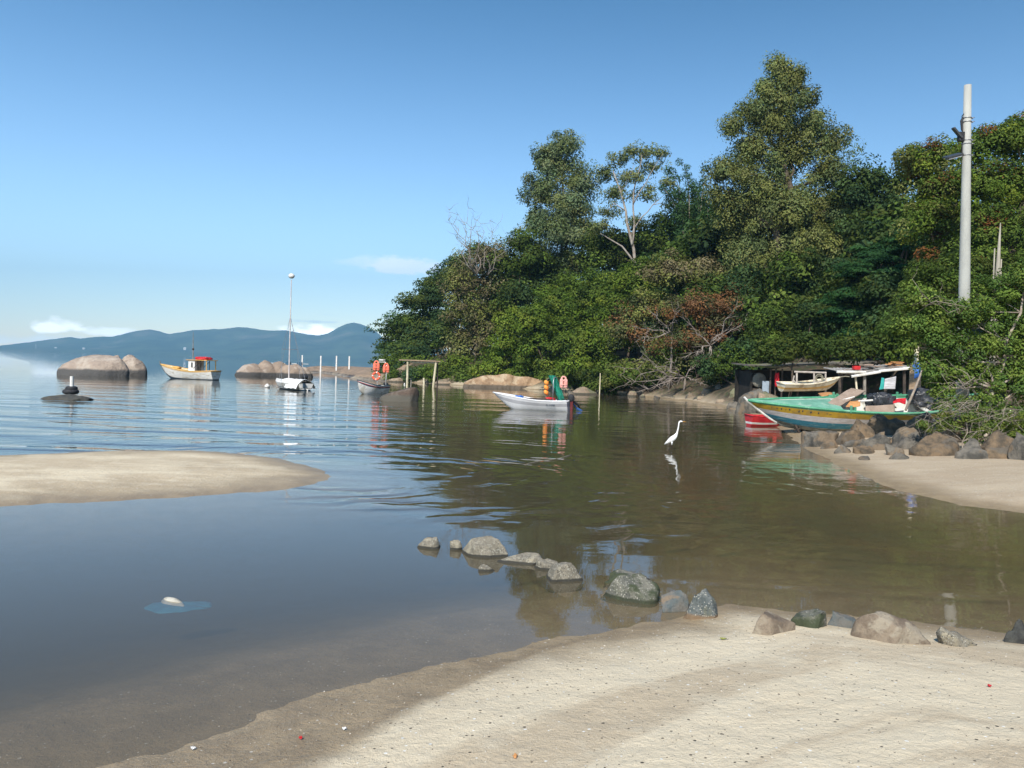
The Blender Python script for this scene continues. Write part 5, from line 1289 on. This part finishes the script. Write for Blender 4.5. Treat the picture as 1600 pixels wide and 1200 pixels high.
for (u, v0, Y, sc) in [(640, 560, 118, .8), (700, 560, 110, .9), (760, 540, 108, 1.0), (820, 540, 103, 1.1), (880, 540, 100, 1.1), (940, 530, 97, 1.2), (1000, 530, 93, 1.2), (1060, 540, 86, 1.0), (1120, 540, 80, 1.0), (1180, 540, 75, 1.0), (1230, 530, 72, 1.1), (1290, 530, 70, 1.0), (740, 500, 124, 1.3), (800, 490, 122, 1.4), (860, 480, 118, 1.4), (930, 460, 114, 1.6), (1000, 450, 110, 1.7), (1070, 440, 106, 1.8), (1140, 430, 100, 1.8), (1210, 430, 96, 1.9), (1290, 430, 90, 1.8), (1360, 430, 84, 1.7), (1430, 400, 74, 1.5), (1500, 400, 66, 1.4), (1570, 400, 62, 1.4), (1640, 400, 60, 1.4), (1330, 560, 62, .8), (1400, 560, 56, .8), (1460, 560, 50, .8), (1250, 575, 64, .6), (1200, 580, 66, .6), (1340, 500, 74, 1.3), (1180, 505, 84, 1.3), (1035, 500, 90, 1.3), (1075, 500, 90, 1.5), (1120, 500, 88, 1.6), (980, 520, 94, 1.1), (1150, 400, 88, 1.9)]:
    k = placed % 2; root, cr_, tk = pr[k]
    x = AT(u, 560, Y).x; z = hz(x, Y)
    if not used[k]: r_ = root; used[k] = True
    else:
        r_ = root.copy(); col.objects.link(r_)
        for ch in (cr_, tk):
            c = ch.copy(); col.objects.link(c); c.parent = r_
    r_.location = (x, Y, z - .4); r_.rotation_euler = (0, 0, rnd.uniform(0, 6)); r_.scale = (sc,) * 3
    placed += 1

# ------------------------------------------------------------------ foreground bush at the right
r_b, bb, ob_ = tree('bush', 'big leafy bush overhanging the boulders, closest greenery at the right', [(1432, 470, 34, 24), (1408, 512, 26, 20), (1450, 505, 40, 28), (1495, 488, 42, 30), (1475, 540, 46, 32), (1420, 540, 18, 16), (1530, 500, 40, 34), (1560, 465, 40, 34), (1600, 445, 36, 34), (1540, 545, 48, 36), (1500, 585, 44, 26), (1455, 575, 26, 22), (1590, 520, 44, 44), (1560, 595, 48, 30), (1600, 600, 40, 44), (1530, 630, 34, 18), (1580, 655, 40, 26), (1470, 605, 18, 10), (1625, 560, 40, 60), (1480, 632, 26, 9), (1560, 672, 30, 10), (1610, 668, 30, 22)],
                    27.5, 61, A((.125, .185, .035), (.095, .155, .035), (.15, .205, .04), (.07, .12, .028)), cr=.36, leaf=.115, dens=1.3, cover=2.6, asp=.5, r0_=.13, twigs=5, bark=M_twig, depthk=.8, flat=.7, upw=.5, tvar=.18)
tree('bush', 'small green sprigs growing low through the bare twigs over the boulders', [(1455, 672, 14, 6), (1482, 668, 18, 12), (1478, 655, 12, 9), (1545, 668, 24, 12), (1590, 686, 30, 16), (1442, 665, 6, 4), (1515, 650, 22, 10), (1520, 685, 18, 9), (1570, 660, 26, 12), (1610, 660, 24, 18)], 25.5, 62, A((.12, .15, .03), (.09, .13, .03)), cr=.2, leaf=.09, dens=1.2, cover=2.0, r0_=.03, bark=M_twig, base=(1500, 0))
bare('bare_twigs', 'bundle of bare dry twigs reaching left from under the foreground bush', 1525, 628, 27.0, [(1440, 655), (1445, 640), (1452, 668), (1470, 650), (1460, 630), (1480, 690), (1500, 640), (1442, 648)], 46, .017, M_twig, sub=2, cat='twigs')
bare('bare_twigs', 'dry twigs hanging over the boulders near the right edge', 1590, 640, 26.5, [(1530, 660), (1545, 690), (1512, 672), (1505, 700), (1560, 705), (1600, 690), (1548, 640)], 47, .017, M_twig, sub=2, cat='twigs')
bare('bare_branch', '', 1500, 490, 26.6, [(1432, 445), (1440, 470), (1470, 452)], 48, .02, M_twig, sub=1, parent=r_b, stem=False)
bare('bare_branch', '', 1520, 600, 26.0, [(1480, 562), (1472, 600), (1545, 572), (1480, 585)], 49, .02, M_twig, sub=1, parent=r_b, stem=False)
print('LEAVES', LEAFCOUNT[0])
# ------------------------------------------------------------------ beached green boat
Yg = 34.5
gk = G(1242, 678, .02)
heel = R(-13.5)
gc = AT(1345, 668, Yg)
gb = empty('fishing_boat', (gc.x + .75, Yg, .33), 0, 'long wooden boat striped green, ochre, white and blue, beached beside the boulders', 'boat', rot=(heel, R(3.6), R(180 - 3)))
# local frame: +x toward the bow (screen left); near side is local +y
P_, bm_, sh_ = hull('hull', 8.6, 2.5, 1.02, [M_greypaint, M_wblue, M_lilac, M_ochre, M_green], gb, bowrise=.42, sternrise=.22, rake=.30, transom=.42, full=2.1, deadrise=.45, draft=.05, keelrise=.42,
                    bands=[(.26, 0), (.52, 1), (.74, 2), (.94, 3), (2, 4)], rim=M_green, thick=.06, inner=M_inw, nu=34, ns=44, floor=.35)
MB().tube([P_(1, u, 1) * 1.0 - Vector((0, P_(1, u, 1).y, 0)) + Vector((.03, 0, 0)) for u in (0, .2, .4, .6, .8, 1)] + [P_(1, 1, 1) + Vector((.16, 0, .16))], [.05, .05, .05, .05, .05, .055, .04], 8).build('stem', M_white, gb)
MB().tube([P_(1, 0, 1) - Vector((1.7, 0, .28)), P_(1, 0, 1) - Vector((.85, 0, .30)), P_(1, 0, 1) - Vector((.3, 0, .16)), P_(1, 0, 1)], [.05, .055, .055, .05], 6).build('keel', M_greypaint, gb)
MB().grid([[P_(t, .97, 1, .07), P_(t, 1.0, .5, .07) + Vector((0, 0, .03)), P_(t, 1.0, 0, .07) + Vector((0, 0, .05)), P_(t, 1.0, -.5, .07) + Vector((0, 0, .03)), P_(t, .97, -1, .07)] for t in [.70 + .29 * i / 12 for i in range(13)]]).build('foredeck', M_deckgreen, gb, True)
rb = MB()
for i in range(9):
    t = .08 + .6 * i / 8
    for s_ in (1, -1): rb.tube([P_(t, .38, s_, .075), P_(t, .65, s_, .075), P_(t, .97, s_, .075)], .03, 4)
rb.build('rib', M_inw, gb)
for t, w in ((.28, .2), (.50, .22)):
    q = P_(t, .82, 1, .07); MB().box((q.x, 0, q.z), (w, q.y * 2, .05)).build('thwart', M_inw, gb)
for t in (.68, .36, .14):
    for s_ in ((-1, 1) if t > .5 else (-1,)):
        q = P_(t, 1, s_, .03); MB().box((q.x, q.y, q.z + .10), (.09, .07, .30)).box((q.x - .16, q.y, q.z + .07), (.09, .07, .2)).build('mooring_bitt', M_green, gb)
MB().tube([P_(.70, 1.06, -1, .03), P_(.4, 1.06, -1, .03), P_(.1, 1.06, -1, .03)], .045, 6).build('handrail', M_green, gb)
# lettering along the ochre strake near the bow (worn and unreadable in the photograph: small dark strokes)
lm = MB(); rl = random.Random(8)
for i in range(15):
    if i in (5, 8, 12): continue
    t = .945 - i * .0135
    q = P_(t, .845, 1); q2 = P_(t - .004, .845, 1); d = (q2 - q).normalized()
    nrm = d.cross(P_(t, .90, 1) - q).normalized()
    if nrm.y < 0: nrm = -nrm
    M3 = Matrix((d, nrm.cross(d), nrm)).transposed()
    for k in range(rl.choice((2, 3))):      # worn remains of painted characters, no longer readable
        lm.box(tuple(q + nrm * .008 + d * rl.uniform(-.03, .03) + nrm.cross(d) * rl.uniform(-.01, .05)), (rl.choice((.015, .05)), rl.choice((.015, .07)), .003), rot=M3)
lm.build('lettering', M_navy, gb)
bpy.context.view_layer.update()
def GB_(t, u, s_, dz=0, off=0): return gb.matrix_world @ (P_(t, u, s_, off) + Vector((0, 0, dz)))
def sheet(name, corners, mat, label, cat, wav=.03, thick=.02, n=14, cor=0, curl=0):
    a, b_, c, d = [Vector(q) for q in corners]; rows = []
    nn = (b_ - a).cross(d - a).normalized()
    for i in range(n + 1):
        row = []
        for k in range(n + 1):
            s_, t_ = i / n, k / n
            q = a.lerp(b_, s_).lerp(d.lerp(c, s_), t_)
            q = q + nn * (wav * mn.noise(q * 2.5) + (cor * math.sin(s_ * 40) if cor else 0) + curl * (s_ - .5) ** 2)
            row.append(q)
        rows.append(row)
    o = MB().grid(rows).build(name, mat, None, not cor)
    md = o.modifiers.new('s', 'SOLIDIFY'); md.thickness = thick
    return tag(o, label, cat)
# cardboards: pixel corners on the boat's depth
def at2(u, v, Y): return AT(u, v, Y)
sheet('cardboard', [at2(1288, 634, 34.2), at2(1310, 637, 33.9), at2(1352, 612, 35.2), at2(1330, 608, 35.6)], M_card, 'brown corrugated cardboard sheet propped slanting across the beached boat', 'cardboard', cor=.012, thick=.05, n=40)
sheet('cardboard', [at2(1352, 634.5, 33.65), at2(1398, 632, 33.65), at2(1398, 649, 33.45), at2(1352, 653, 33.45)], M_card, 'flat brown cardboard draped over the near side of the boat', 'cardboard', wav=.04, thick=.015)
M_orply = pm('orange_plywood', (0.55, 0.27, 0.10), (0.42, 0.2, .08), 3, .7)
for (pts, lab) in (([(1321, 637, 34.1), (1344, 636, 34.1), (1344, 626, 34.5), (1328, 628, 34.5)], 'orange brown plywood piece standing inside the boat behind the slanted cardboard'), ([(1278, 613, 36.2), (1300, 612, 36.2), (1304, 617, 35.6), (1284, 618, 35.6)], 'small curled orange plywood piece lying on the far side of the boat')):
    sheet('plywood', [at2(*q) for q in pts], M_orply, lab, 'plywood', wav=.02, thick=.02, n=6, curl=.15)
M_redcloth = pm('red_cloth', (.62, .02, .03), (.40, .01, .02), 8, .8, .02, 12)
M_lightblue = pm('pale_blue_cloth', (.35, .60, .68), (.28, .50, .60), 4, .7)
sheet('cloth', [at2(1395, 624, 34.6), at2(1416, 622, 34.6), at2(1415, 630, 34.2), at2(1395, 631, 34.2)], M_redcloth, 'red cloth hung folded inside the boat right of the draped cardboard', 'cloth', wav=.12)
sheet('plastic_sheet', [at2(1268, 633, 34.6), at2(1290, 632, 34.6), at2(1296, 625, 35.4), at2(1285, 627, 35.4)], M_lightblue, 'pale blue plastic sheet inside the front of the boat', 'plastic sheet', wav=.05)
M_bag = pm('black_bag', (.025, .027, .032), (.06, .062, .07), 6, .35, .02, 8, spec=.5)
for (u, v, sx, sz, lab) in ((1376, 626, .75, .55, 'black plastic bag lying in the middle of the boat'), (1448, 622, 1.1, .6, 'dark bundle of bags at the stern of the boat beside the leaning pole'), (1462, 632, 1.2, .5, 'black heap under the twigs at the end of the boat')):
    c = AT(u, v, 34.7); lump('bag', c, (sx, .7, sz), int(u), M_bag, lab, 'bag', amp=.4)
q0, q1 = AT(1415, 641, 33.5), AT(1441, 578, 34.2)
o = MB().tube([q0, q0.lerp(q1, .5) + Vector((.03, 0, .02)), q1], [.055, .05, .04], 8).build('bamboo_pole', M_twig, None, True); tag(o, 'long brown pole leaning on the right part of the beached boat', 'pole')
for (a, b_, r_, lab) in (((1341, 627), (1395, 623.5), .045, 'white pipe lying across the boat ahead of the black bag'), ((1290, 632), (1335, 620), .03, 'thin batten lying across the boat near the slanted cardboard')):
    o = MB().tube([AT(*a, 34.4), AT(*b_, 34.6)], r_, 7).build('pipe', M_white, None); tag(o, lab, 'pipe')
# timber cradle under the bow
mb = MB(); mb.tube([AT(1243, 664, 34.3), AT(1249, 677, 34.3)], .05, 6); mb.tube([AT(1240, 672, 34.3), AT(1262, 667, 34.6)], .035, 6); mb.box(tuple(AT(1258, 672, 35.2)), (.5, .4, .35))
o = mb.build('boat_chock', M_darkwood, None); tag(o, 'dark timber chock propping the raised bow of the beached boat', 'chock')
# blue cloth hanging at the back of the boat
sheet('cloth', [at2(1427, 571, 37), at2(1437, 566, 37), at2(1440, 588, 37), at2(1429, 592, 37)], M_bluetarp, 'blue and white cloth hanging on the wooden board at the right end of the shack', 'cloth', wav=.15)
sheet('cloth', [at2(1383, 592, 38), at2(1400, 588, 38), at2(1399, 608, 38), at2(1381, 608, 38)], M_lilac, 'pale lilac cloth hanging in the dark opening of the lean-to', 'cloth', wav=.06)
sheet('cloth', [at2(1378, 590, 38.2), at2(1382, 591, 38.2), at2(1381, 608, 38.2), at2(1374, 609, 38.2)], pm('teal_cloth', (.05, .42, .38), None, 4, .7), 'narrow teal cloth hanging left of the pale lilac one', 'cloth', wav=.06)

# small red and white boat behind the bow
p = G(1190, 648)
rbt = empty('rowing_boat', (AT(1196, 648, 39).x, 39, 0), R(8), 'small red boat with white stripes floating behind the bow of the beached boat', 'boat')
hull('hull', 1.7, 1.1, .48, [M_red, M_white], rbt, bowrise=.2, rake=.1, transom=.9, draft=.1, bands=[(.42, 0), (.52, 1), (.82, 0), (.88, 1), (2, 0)], rim=M_red, thick=.04, inner=M_red)

# ------------------------------------------------------------------ boat shed
Ys = 54.0
X0 = AT(1172, 590, Ys).x; X1 = AT(1440, 590, Ys).x; g0 = 0.35
shd = empty('boat_shed', ((X0 + X1) / 2, Ys, g0), 0, 'long low open boat shed with a mossy flat roof behind the beached boat', 'shed')
W = X1 - X0; hx = W / 2
M_shadow = pm('shade_black_boards', (.016, .015, .013), (.03, .026, .022), 3, .95)  # near-black wall colour stands in for the shade inside the shed
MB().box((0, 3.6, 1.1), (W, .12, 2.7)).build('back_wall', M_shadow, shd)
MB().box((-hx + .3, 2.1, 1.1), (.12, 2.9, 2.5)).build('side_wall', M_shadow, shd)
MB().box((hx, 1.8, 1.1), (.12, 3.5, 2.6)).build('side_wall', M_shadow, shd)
M_moss = pm('mossy_roofing', (.20, .18, .15), (.07, .065, .05), 1.5, .9, .02, 6, c3=(.16, .20, .035), s3=.35)
def roofz(u): return 0
rows = []
rf = MB()
for i in range(25):
    t = i / 24; x = -hx - .25 + (W + .5) * t; u = 1172 + (1440 - 1172) * t
    vfront = np.interp(u, [1172, 1200, 1240, 1300, 1360, 1440], [572, 575, 573, 571, 568, 562])
    zf = AT(u, vfront, Ys - .4).z - g0 + .05 * mn.noise(Vector((x * 2, 0, 0)))
    rows.append([Vector((x, -.4, zf)), Vector((x, 1.0, zf + .05 + .05 * mn.noise(Vector((x, 1, 0))))), Vector((x, 2.4, zf + .10 + .06 * mn.noise(Vector((x, 2, 0))))), Vector((x, 3.9, zf + .16))])
rf.grid(rows)
ro = rf.build('roof', M_moss, shd); md = ro.modifiers.new('s', 'SOLIDIFY'); md.thickness = .10
for u in (1204, 1212, 1222, 1290, 1316, 1350, 1396):
    x = AT(u, 590, Ys - .2).x - shd.location.x; MB().tube([(x, -.2, -.6), (x, -.2, 2.55)], .06, 7).build('post', M_darkwood if u != 1350 else M_greywood, shd)
# blue-grey board at left end
x = AT(1196, 590, Ys).x - shd.location.x
MB().box((x, -.1, .75), (.45, .06, 1.9)).build('board', pm('blue_grey_board', (.30, .36, .42), (.2, .25, .3), 2, .7, c3=(.15, .15, .14), s3=2), shd)
# round tank
c = AT(1185, 594, Ys + .9); mb = MB(); mb.tube([(0, .25, 0), (0, .15, 0), (0, -.15, 0), (0, -.2, 0), (0, -.21, 0)], [.36, .50, .50, .47, .30], 24)
o = mb.build('tank', pm('shade_toned_plastic', (.22, .205, .165), (.14, .13, .11), 3, .6), None, True); o.location = c; tag(o, 'white round tank, shade put into its colour, lying at the left end of the shed', 'tank')  # white plastic darkened in its colour to stand for the shed's shade
mb = MB(); mb.tube([(-.2, 0, -.55), (0, 0, -.2), (.2, 0, -.5)], .05, 6); mb.box((0, 0, -.75), (.9, .6, .35)); o = mb.build('tank_cradle', M_darkwood, None); o.location = c; tag(o, 'dark timber cradle under the white round tank', 'cradle')
lump('red_jacket', AT(1214, 593, Ys - .5), (.22, .15, .75), 31, M_redcloth, 'red jacket hanging on a post in the dark left part of the shed', 'jacket')
# lean-to
lt = empty('lean_to', (AT(1365, 590, 43).x, 43, .35), 0, 'white edged corrugated lean-to roof in front of the shed', 'shelter')
lo = lt.location
def l3(u, v, Y): return AT(u, v, Y) - lo
M_corr = pm('grey_corrugated', (.36, .34, .31), (.16, .15, .135), 2, .7, c3=(.24, .15, .10), s3=1.2)
for nm, a, b_, dz in (('roof_sheet', (1307, 580), (1352, 581), 0), ('roof_sheet', (1330, 587.5), (1375, 580), .02), ('roof_sheet', (1373, 579), (1422, 574.5), .04)):
    f0, f1 = l3(a[0], a[1], 42), l3(b_[0], b_[1], 42); n = 24
    mb = MB(); mb.grid([[f0.lerp(f1, i / n) + Vector((0, j * .6, j * .05 + dz + .035 * math.sin(i * 2.2))) for j in range(4)] for i in range(n + 1)])
    r1 = mb.build(nm, M_corr, lt); md = r1.modifiers.new('s', 'SOLIDIFY'); md.thickness = .03
    mb = MB(); d = (f1 - f0); mb.tube([f0 + Vector((0, -.05, -.03)), f1 + Vector((0, -.05, -.03))], .07, 6); mb.build('fascia', M_white, r1)
for u, vt, vb, m_ in ((1336, 583, 612, M_cream), (1351, 585, 625, M_greywood), (1413, 578, 615, M_darkwood), (1312, 583, 625, M_darkwood)):
    MB().tube([l3(u, vt, 42.2), l3(u + (4 if u == 1336 else 0), vb + 8, 42.2)], .05 if m_ is M_cream else .08, 7).build('post', m_, lt)
M_redplastic = pm('red_crate_plastic', (.60, .03, .03), None, 4, .45)
mb = MB(); q = AT(1338, 577, 42.4); mb.box((0, 0, 0), (.32, .28, .05)).box((-.15, 0, .08), (.03, .28, .2)).box((.15, 0, .08), (.03, .28, .2)).box((0, -.13, .08), (.3, .03, .2)).box((0, .13, .08), (.3, .03, .2))
o = mb.build('crate', M_redplastic, None); o.location = q; tag(o, 'small red crate sitting on the lean-to roof', 'crate')
for (u, v, sx, lab, m_) in ((1395, 571, 1.1, 'orange tiles stacked on the right of the lean-to roof', M_orply), (1362, 575, 1.0, 'pale rubble of wood scraps on the middle of the lean-to roof', M_card), (1315, 570, .6, 'grey tilted board scrap on the shed roof', M_greywood), (1229, 556, .9, 'pale wooden box left on top of the shed roof', M_greywood)):
    q = AT(u, v, 42.8 if u > 1330 else 54.5); mb = MB(); rr = random.Random(u)
    for k in range(5): mb.box((rr.uniform(-.4, .4) * sx, rr.uniform(-.2, .2), k * .045), (sx * rr.uniform(.4, .7), .3, .04), rot=Vector((rr.uniform(-.1, .1), rr.uniform(-.1, .1), 1)).to_track_quat('Z', 'Y'))
    o = mb.build('scrap_pile', m_, None); o.location = q; tag(o, lab, 'scrap pile')
# brown board and post at the right end
q = AT(1430, 590, 38.5); o = MB().box((0, 0, 0), (.55, .06, 1.35)).build('board', M_wood, None, bevel=.01); o.location = q; tag(o, 'upright brown board at the right end of the lean-to', 'board')
q = AT(1431, 575, 40); o = MB().tube([(0, 0, -2.4), (0, 0, AT(1431, 540, 40).z - q.z)], .11, 8).build('post', M_pole, None, True); o.location = q; tag(o, 'pale thick post rising above the right end of the shed', 'post')

# yellow boat on the slip with a pole canopy
Yy = 41.0
by = AT(1262, 611, Yy)
yl = empty('boat', (by.x, Yy, by.z), R(6), 'cream and yellow old boat stored on trestles in front of the shed', 'boat', rot=(R(4), R(-2.5), R(5)))
P2, _, _ = hull('hull', 2.85, 1.3, .40, [M_tan, M_cream, M_cream], yl, bowrise=.7, rake=.2, transom=.9, draft=.0, keelrise=.9, bands=[(.35, 1), (.58, 0), (2, 1)], rim=M_cream, thick=.04, inner=M_cream)
MB().tube([P2(.95, 1, 1), P2(1, 1, 1) + Vector((.3, 0, .05)), P2(1, 1, 1) + Vector((.5, 0, .02))], .025, 6).build('bow_line', M_rope, yl)
fr2 = empty('pole_canopy', (by.x, Yy, by.z), 0, 'bare frame of poles standing over the cream and yellow boat', 'frame')
def f3(u, v, dy=0): return AT(u, v, Yy + dy) - fr2.location
M_palepole = pm('bleached_pole', (.50, .44, .38), (.36, .31, .27), 4, .8)
for (a, b_, r_) in (((1241, 581), (1291, 582.5), .05), ((1245, 582), (1245, 608), .05), ((1290, 582), (1290, 612), .045), ((1272, 583), (1272, 601), .045), ((1241, 587), (1237, 605), .035), ((1265, 601), (1283, 595), .035), ((1240, 594), (1247, 604), .03)):
    MB().tube([f3(*a), f3(*b_)], r_, 7).build('pole', M_palepole, fr2)
mb = MB(); mb.torus((0, 0, 0), .20, .03, 18, 6, rot=Vector((0, 1, 0)).to_track_quat('Z', 'Y')); mb.torus((.02, .05, -.02), .14, .03, 18, 6, rot=Vector((.2, 1, 0)).to_track_quat('Z', 'Y'))
o = mb.build('coiled_rope', M_rope, None, True); o.location = AT(1280, 591, Yy); tag(o, 'coil of rope hung among the poles above the cream boat', 'rope')
for k, u in enumerate((1235, 1246, 1281)):
    q = AT(u, 617, Yy); z0 = hz(q.x, Yy); mb = MB(); mb.tube([(0, 0, 0), (0, 0, by.z - z0 + .15)], .05, 6); mb.tube([(-.2, 0, 0), (0, 0, by.z - z0)], .03, 6)
    o = mb.build('trestle', M_darkwood, None); o.location = (q.x, Yy, z0); tag(o, ['leftmost trestle under the cream boat', 'middle trestle under the cream boat', 'right trestle under the cream boat bow'][k], 'trestle', 'trestles under the cream boat')

# ------------------------------------------------------------------ submerged bag with stone, litter, grit
p = G(270, 938)
rock('stone', Vector((p.x, p.y, -.03)), (.36, .13, .055), 91, rock_material('shell_stone', (.55, .52, .44), (.42, .39, .32), (.6, .56, .5), None, False, 8), 'pale flat stone sitting on the sunken blue sheet in the pool', 'stone', None, cuts=3, rz=-.5, rough=.05, smoothk=.5)
rows = []
for i in range(10):
    row = []
    for k in range(29):
        a = 2 * PI * k / 28; q = i / 9
        rr_ = q * (1 + .16 * math.sin(2 * a + .6) + .10 * math.sin(3 * a) + .06 * math.sin(7 * a + 2))
        row.append(Vector((.30 * rr_ * math.cos(a) + .05, .22 * rr_ * math.sin(a) - .03, -.035 - .02 * q * q + .004 * mn.noise(Vector((rr_ * 5 * math.cos(a), rr_ * 5 * math.sin(a), 0))))))
    rows.append(row)
o = MB().grid(rows).build('plastic_sheet', pm('cyan_plastic', (.015, .17, .27), (.01, .11, .20), 6, .5), None, True); o.location = (p.x + .02, p.y - .02, 0); md = o.modifiers.new('s', 'SOLIDIFY'); md.thickness = .006
tag(o, 'sunken blue plastic sheet glowing around the pale stone in the pool', 'plastic sheet')
rng = np.random.default_rng(4)
def grit(name, n, x0, x1, y0, y1, smin, smax, mat, zmin=-.06, label_kind='stuff', power=1.0):
    xs = rng.uniform(x0, x1, n); ys = y0 + (y1 - y0) * rng.uniform(0, 1, n) ** power; z = height(xs, ys)
    ok = (z > zmin) & (sdist(P_near, xs, ys) > -1.2); xs, ys, z = xs[ok], ys[ok], z[ok]; n = len(xs)
    s = smin * (smax / smin) ** (rng.uniform(0, 1, n) ** 2.2)
    base = np.array([(1, 0, 0), (-.5, .87, 0), (-.5, -.87, 0), (0, 0, 1), (0, 0, -.6), (.4, .6, .5)])
    faces = np.array([(0, 5, 3), (5, 1, 3), (1, 2, 3), (2, 0, 3), (0, 4, 5), (5, 4, 1), (1, 4, 2), (2, 4, 0)])
    a = rng.uniform(0, 2 * PI, n); ca, sa = np.cos(a), np.sin(a)
    b = base[None] * (1 + rng.uniform(-.3, .3, (n, 6, 3))) * s[:, None, None] * np.stack([np.ones(n), rng.uniform(.5, 1, n), rng.uniform(.35, .8, n)], 1)[:, None, :]
    v = np.empty_like(b); v[..., 0] = b[..., 0] * ca[:, None] - b[..., 1] * sa[:, None] + xs[:, None]; v[..., 1] = b[..., 0] * sa[:, None] + b[..., 1] * ca[:, None] + ys[:, None]; v[..., 2] = b[..., 2] + z[:, None]
    f = faces[None] + (np.arange(n) * 6)[:, None, None]
    o = link_mesh(name, np_mesh(name, v.reshape(-1, 3), f.reshape(-1, 3), 3), mat, None, False); tag(o, kind='stuff'); return o
M_sh = pm('shell_grit', (.62, .58, .50), (.48, .42, .34), 3, .7); M_dg = pm('dark_grit', (.16, .13, .10), (.08, .07, .06), 3, .8)
o = grit('shell_grit', 9000, -4, 9, 3.2, 11.5, .0022, .011, M_sh, power=1.3); o['label'] = 'pale broken shell grit strewn over the near beach'
o = grit('dark_grit', 8000, -4, 9, 3.2, 11.5, .0025, .010, M_dg, power=1.3); o['label'] = 'dark weed bits and pebbles strewn over the near beach'
# distant houses on the shore below the hills
for i, (u, v, w_) in enumerate([(87, 544.5, 14), (131, 545.5, 16), (221, 548, 14), (289, 544.5, 16)]):
    Yh = 5600; c = AT(u, v, Yh)
    hh = empty('house', c, 0, ['tiny white house low on the far hills, leftmost', 'tiny white house low on the far hills, second from left', 'tiny white house low on the far hills, left of the fishing boat', 'tiny white house low on the far hills, above the fishing boat'][i], 'house', 'white houses on the far shore')
    MB().box((0, 0, -3), (w_, 10, 16)).build('wall', M_white, hh)
    MB().add([(-w_ / 2 - 1, -6, 5), (w_ / 2 + 1, -6, 5), (w_ / 2 + 1, 6, 5), (-w_ / 2 - 1, 6, 5), (-w_ / 2 - 1, 0, 9), (w_ / 2 + 1, 0, 9)], [(0, 1, 5, 4), (2, 3, 4, 5), (0, 4, 3), (1, 2, 5)]).build('roof', M_white, hh)
c = AT(56, 546, 5600); o = MB().tube([(0, 0, -5), (0, 0, 40)], [2.0, 1.2], 5).build('radio_mast', M_white, None); o.location = c; tag(o, 'thin pale radio mast on the far shore at the left', 'mast')

# small litter on the near beach
def litter(u, v, size, mat, label, cat, seed):
    q = G(u, v, 0)
    for _ in range(4): q = G(u, v, hz(q.x, q.y))
    rows = []
    for i in range(7):
        rows.append([Vector(((i / 6 - .5) * size[0] * .65 * (1 - .6 * abs(k / 4 - .5)), (k / 4 - .5) * size[1] * .65, .004 + .02 * mn.noise(Vector((i * .6 + seed, k * .7, 0))))) for k in range(5)])
    o = MB().grid(rows).build(cat.replace(' ', '_'), mat, None, True); o.location = (q.x, q.y, hz(q.x, q.y) + .008); o.rotation_euler = (0, 0, seed)
    md = o.modifiers.new('s', 'SOLIDIFY'); md.thickness = .004
    tag(o, label, cat)
litter(1546, 1074, (.05, .03), M_red, 'small red plastic scrap on the pale sand at the right', 'scrap', .4)
litter(1130, 1000, (.10, .035), pm('dry_leaf', (.30, .32, .08), (.2, .2, .06), 8, .7), 'yellowish green fallen leaf on the sand below the upright stone', 'leaf', .1)
litter(805, 1184, (.06, .035), M_orply, 'orange brown dry leaf near the bottom of the near beach', 'leaf', 1.2)
litter(538, 1141, (.045, .03), M_tarp, 'white shell lying on the wet sand at the lower left', 'shell', .7)
litter(302, 1172, (.05, .03), M_tarp, 'white shell nearest the lower left corner of the beach', 'shell', .2)
litter(470, 1156, (.04, .03), M_redplastic, 'pinkish red fragment on the dark wet sand', 'scrap', 2.2)
# ------------------------------------------------------------------ air
hb = MB(); hb.box((0, 3900, 340), (26000, 8200, 1000 - 0.0))
hz_o = hb.build('haze', bpy.data.materials.new('haze_air')); tag(hz_o, kind='stuff')
hzm = hz_o.data.materials[0]; hzm.use_nodes = True; hzm.node_tree.nodes.clear()
_o = N(hzm.node_tree, 'ShaderNodeOutputMaterial'); _v = N(hzm.node_tree, 'ShaderNodeVolumePrincipled')
_v.inputs['Color'].default_value = (0.36, 0.70, 1.0, 1); _v.inputs['Density'].default_value = 0.00016
_v.inputs['Anisotropy'].default_value = 0.0
hzm.node_tree.links.new(_v.outputs[0], _o.inputs['Volume'])
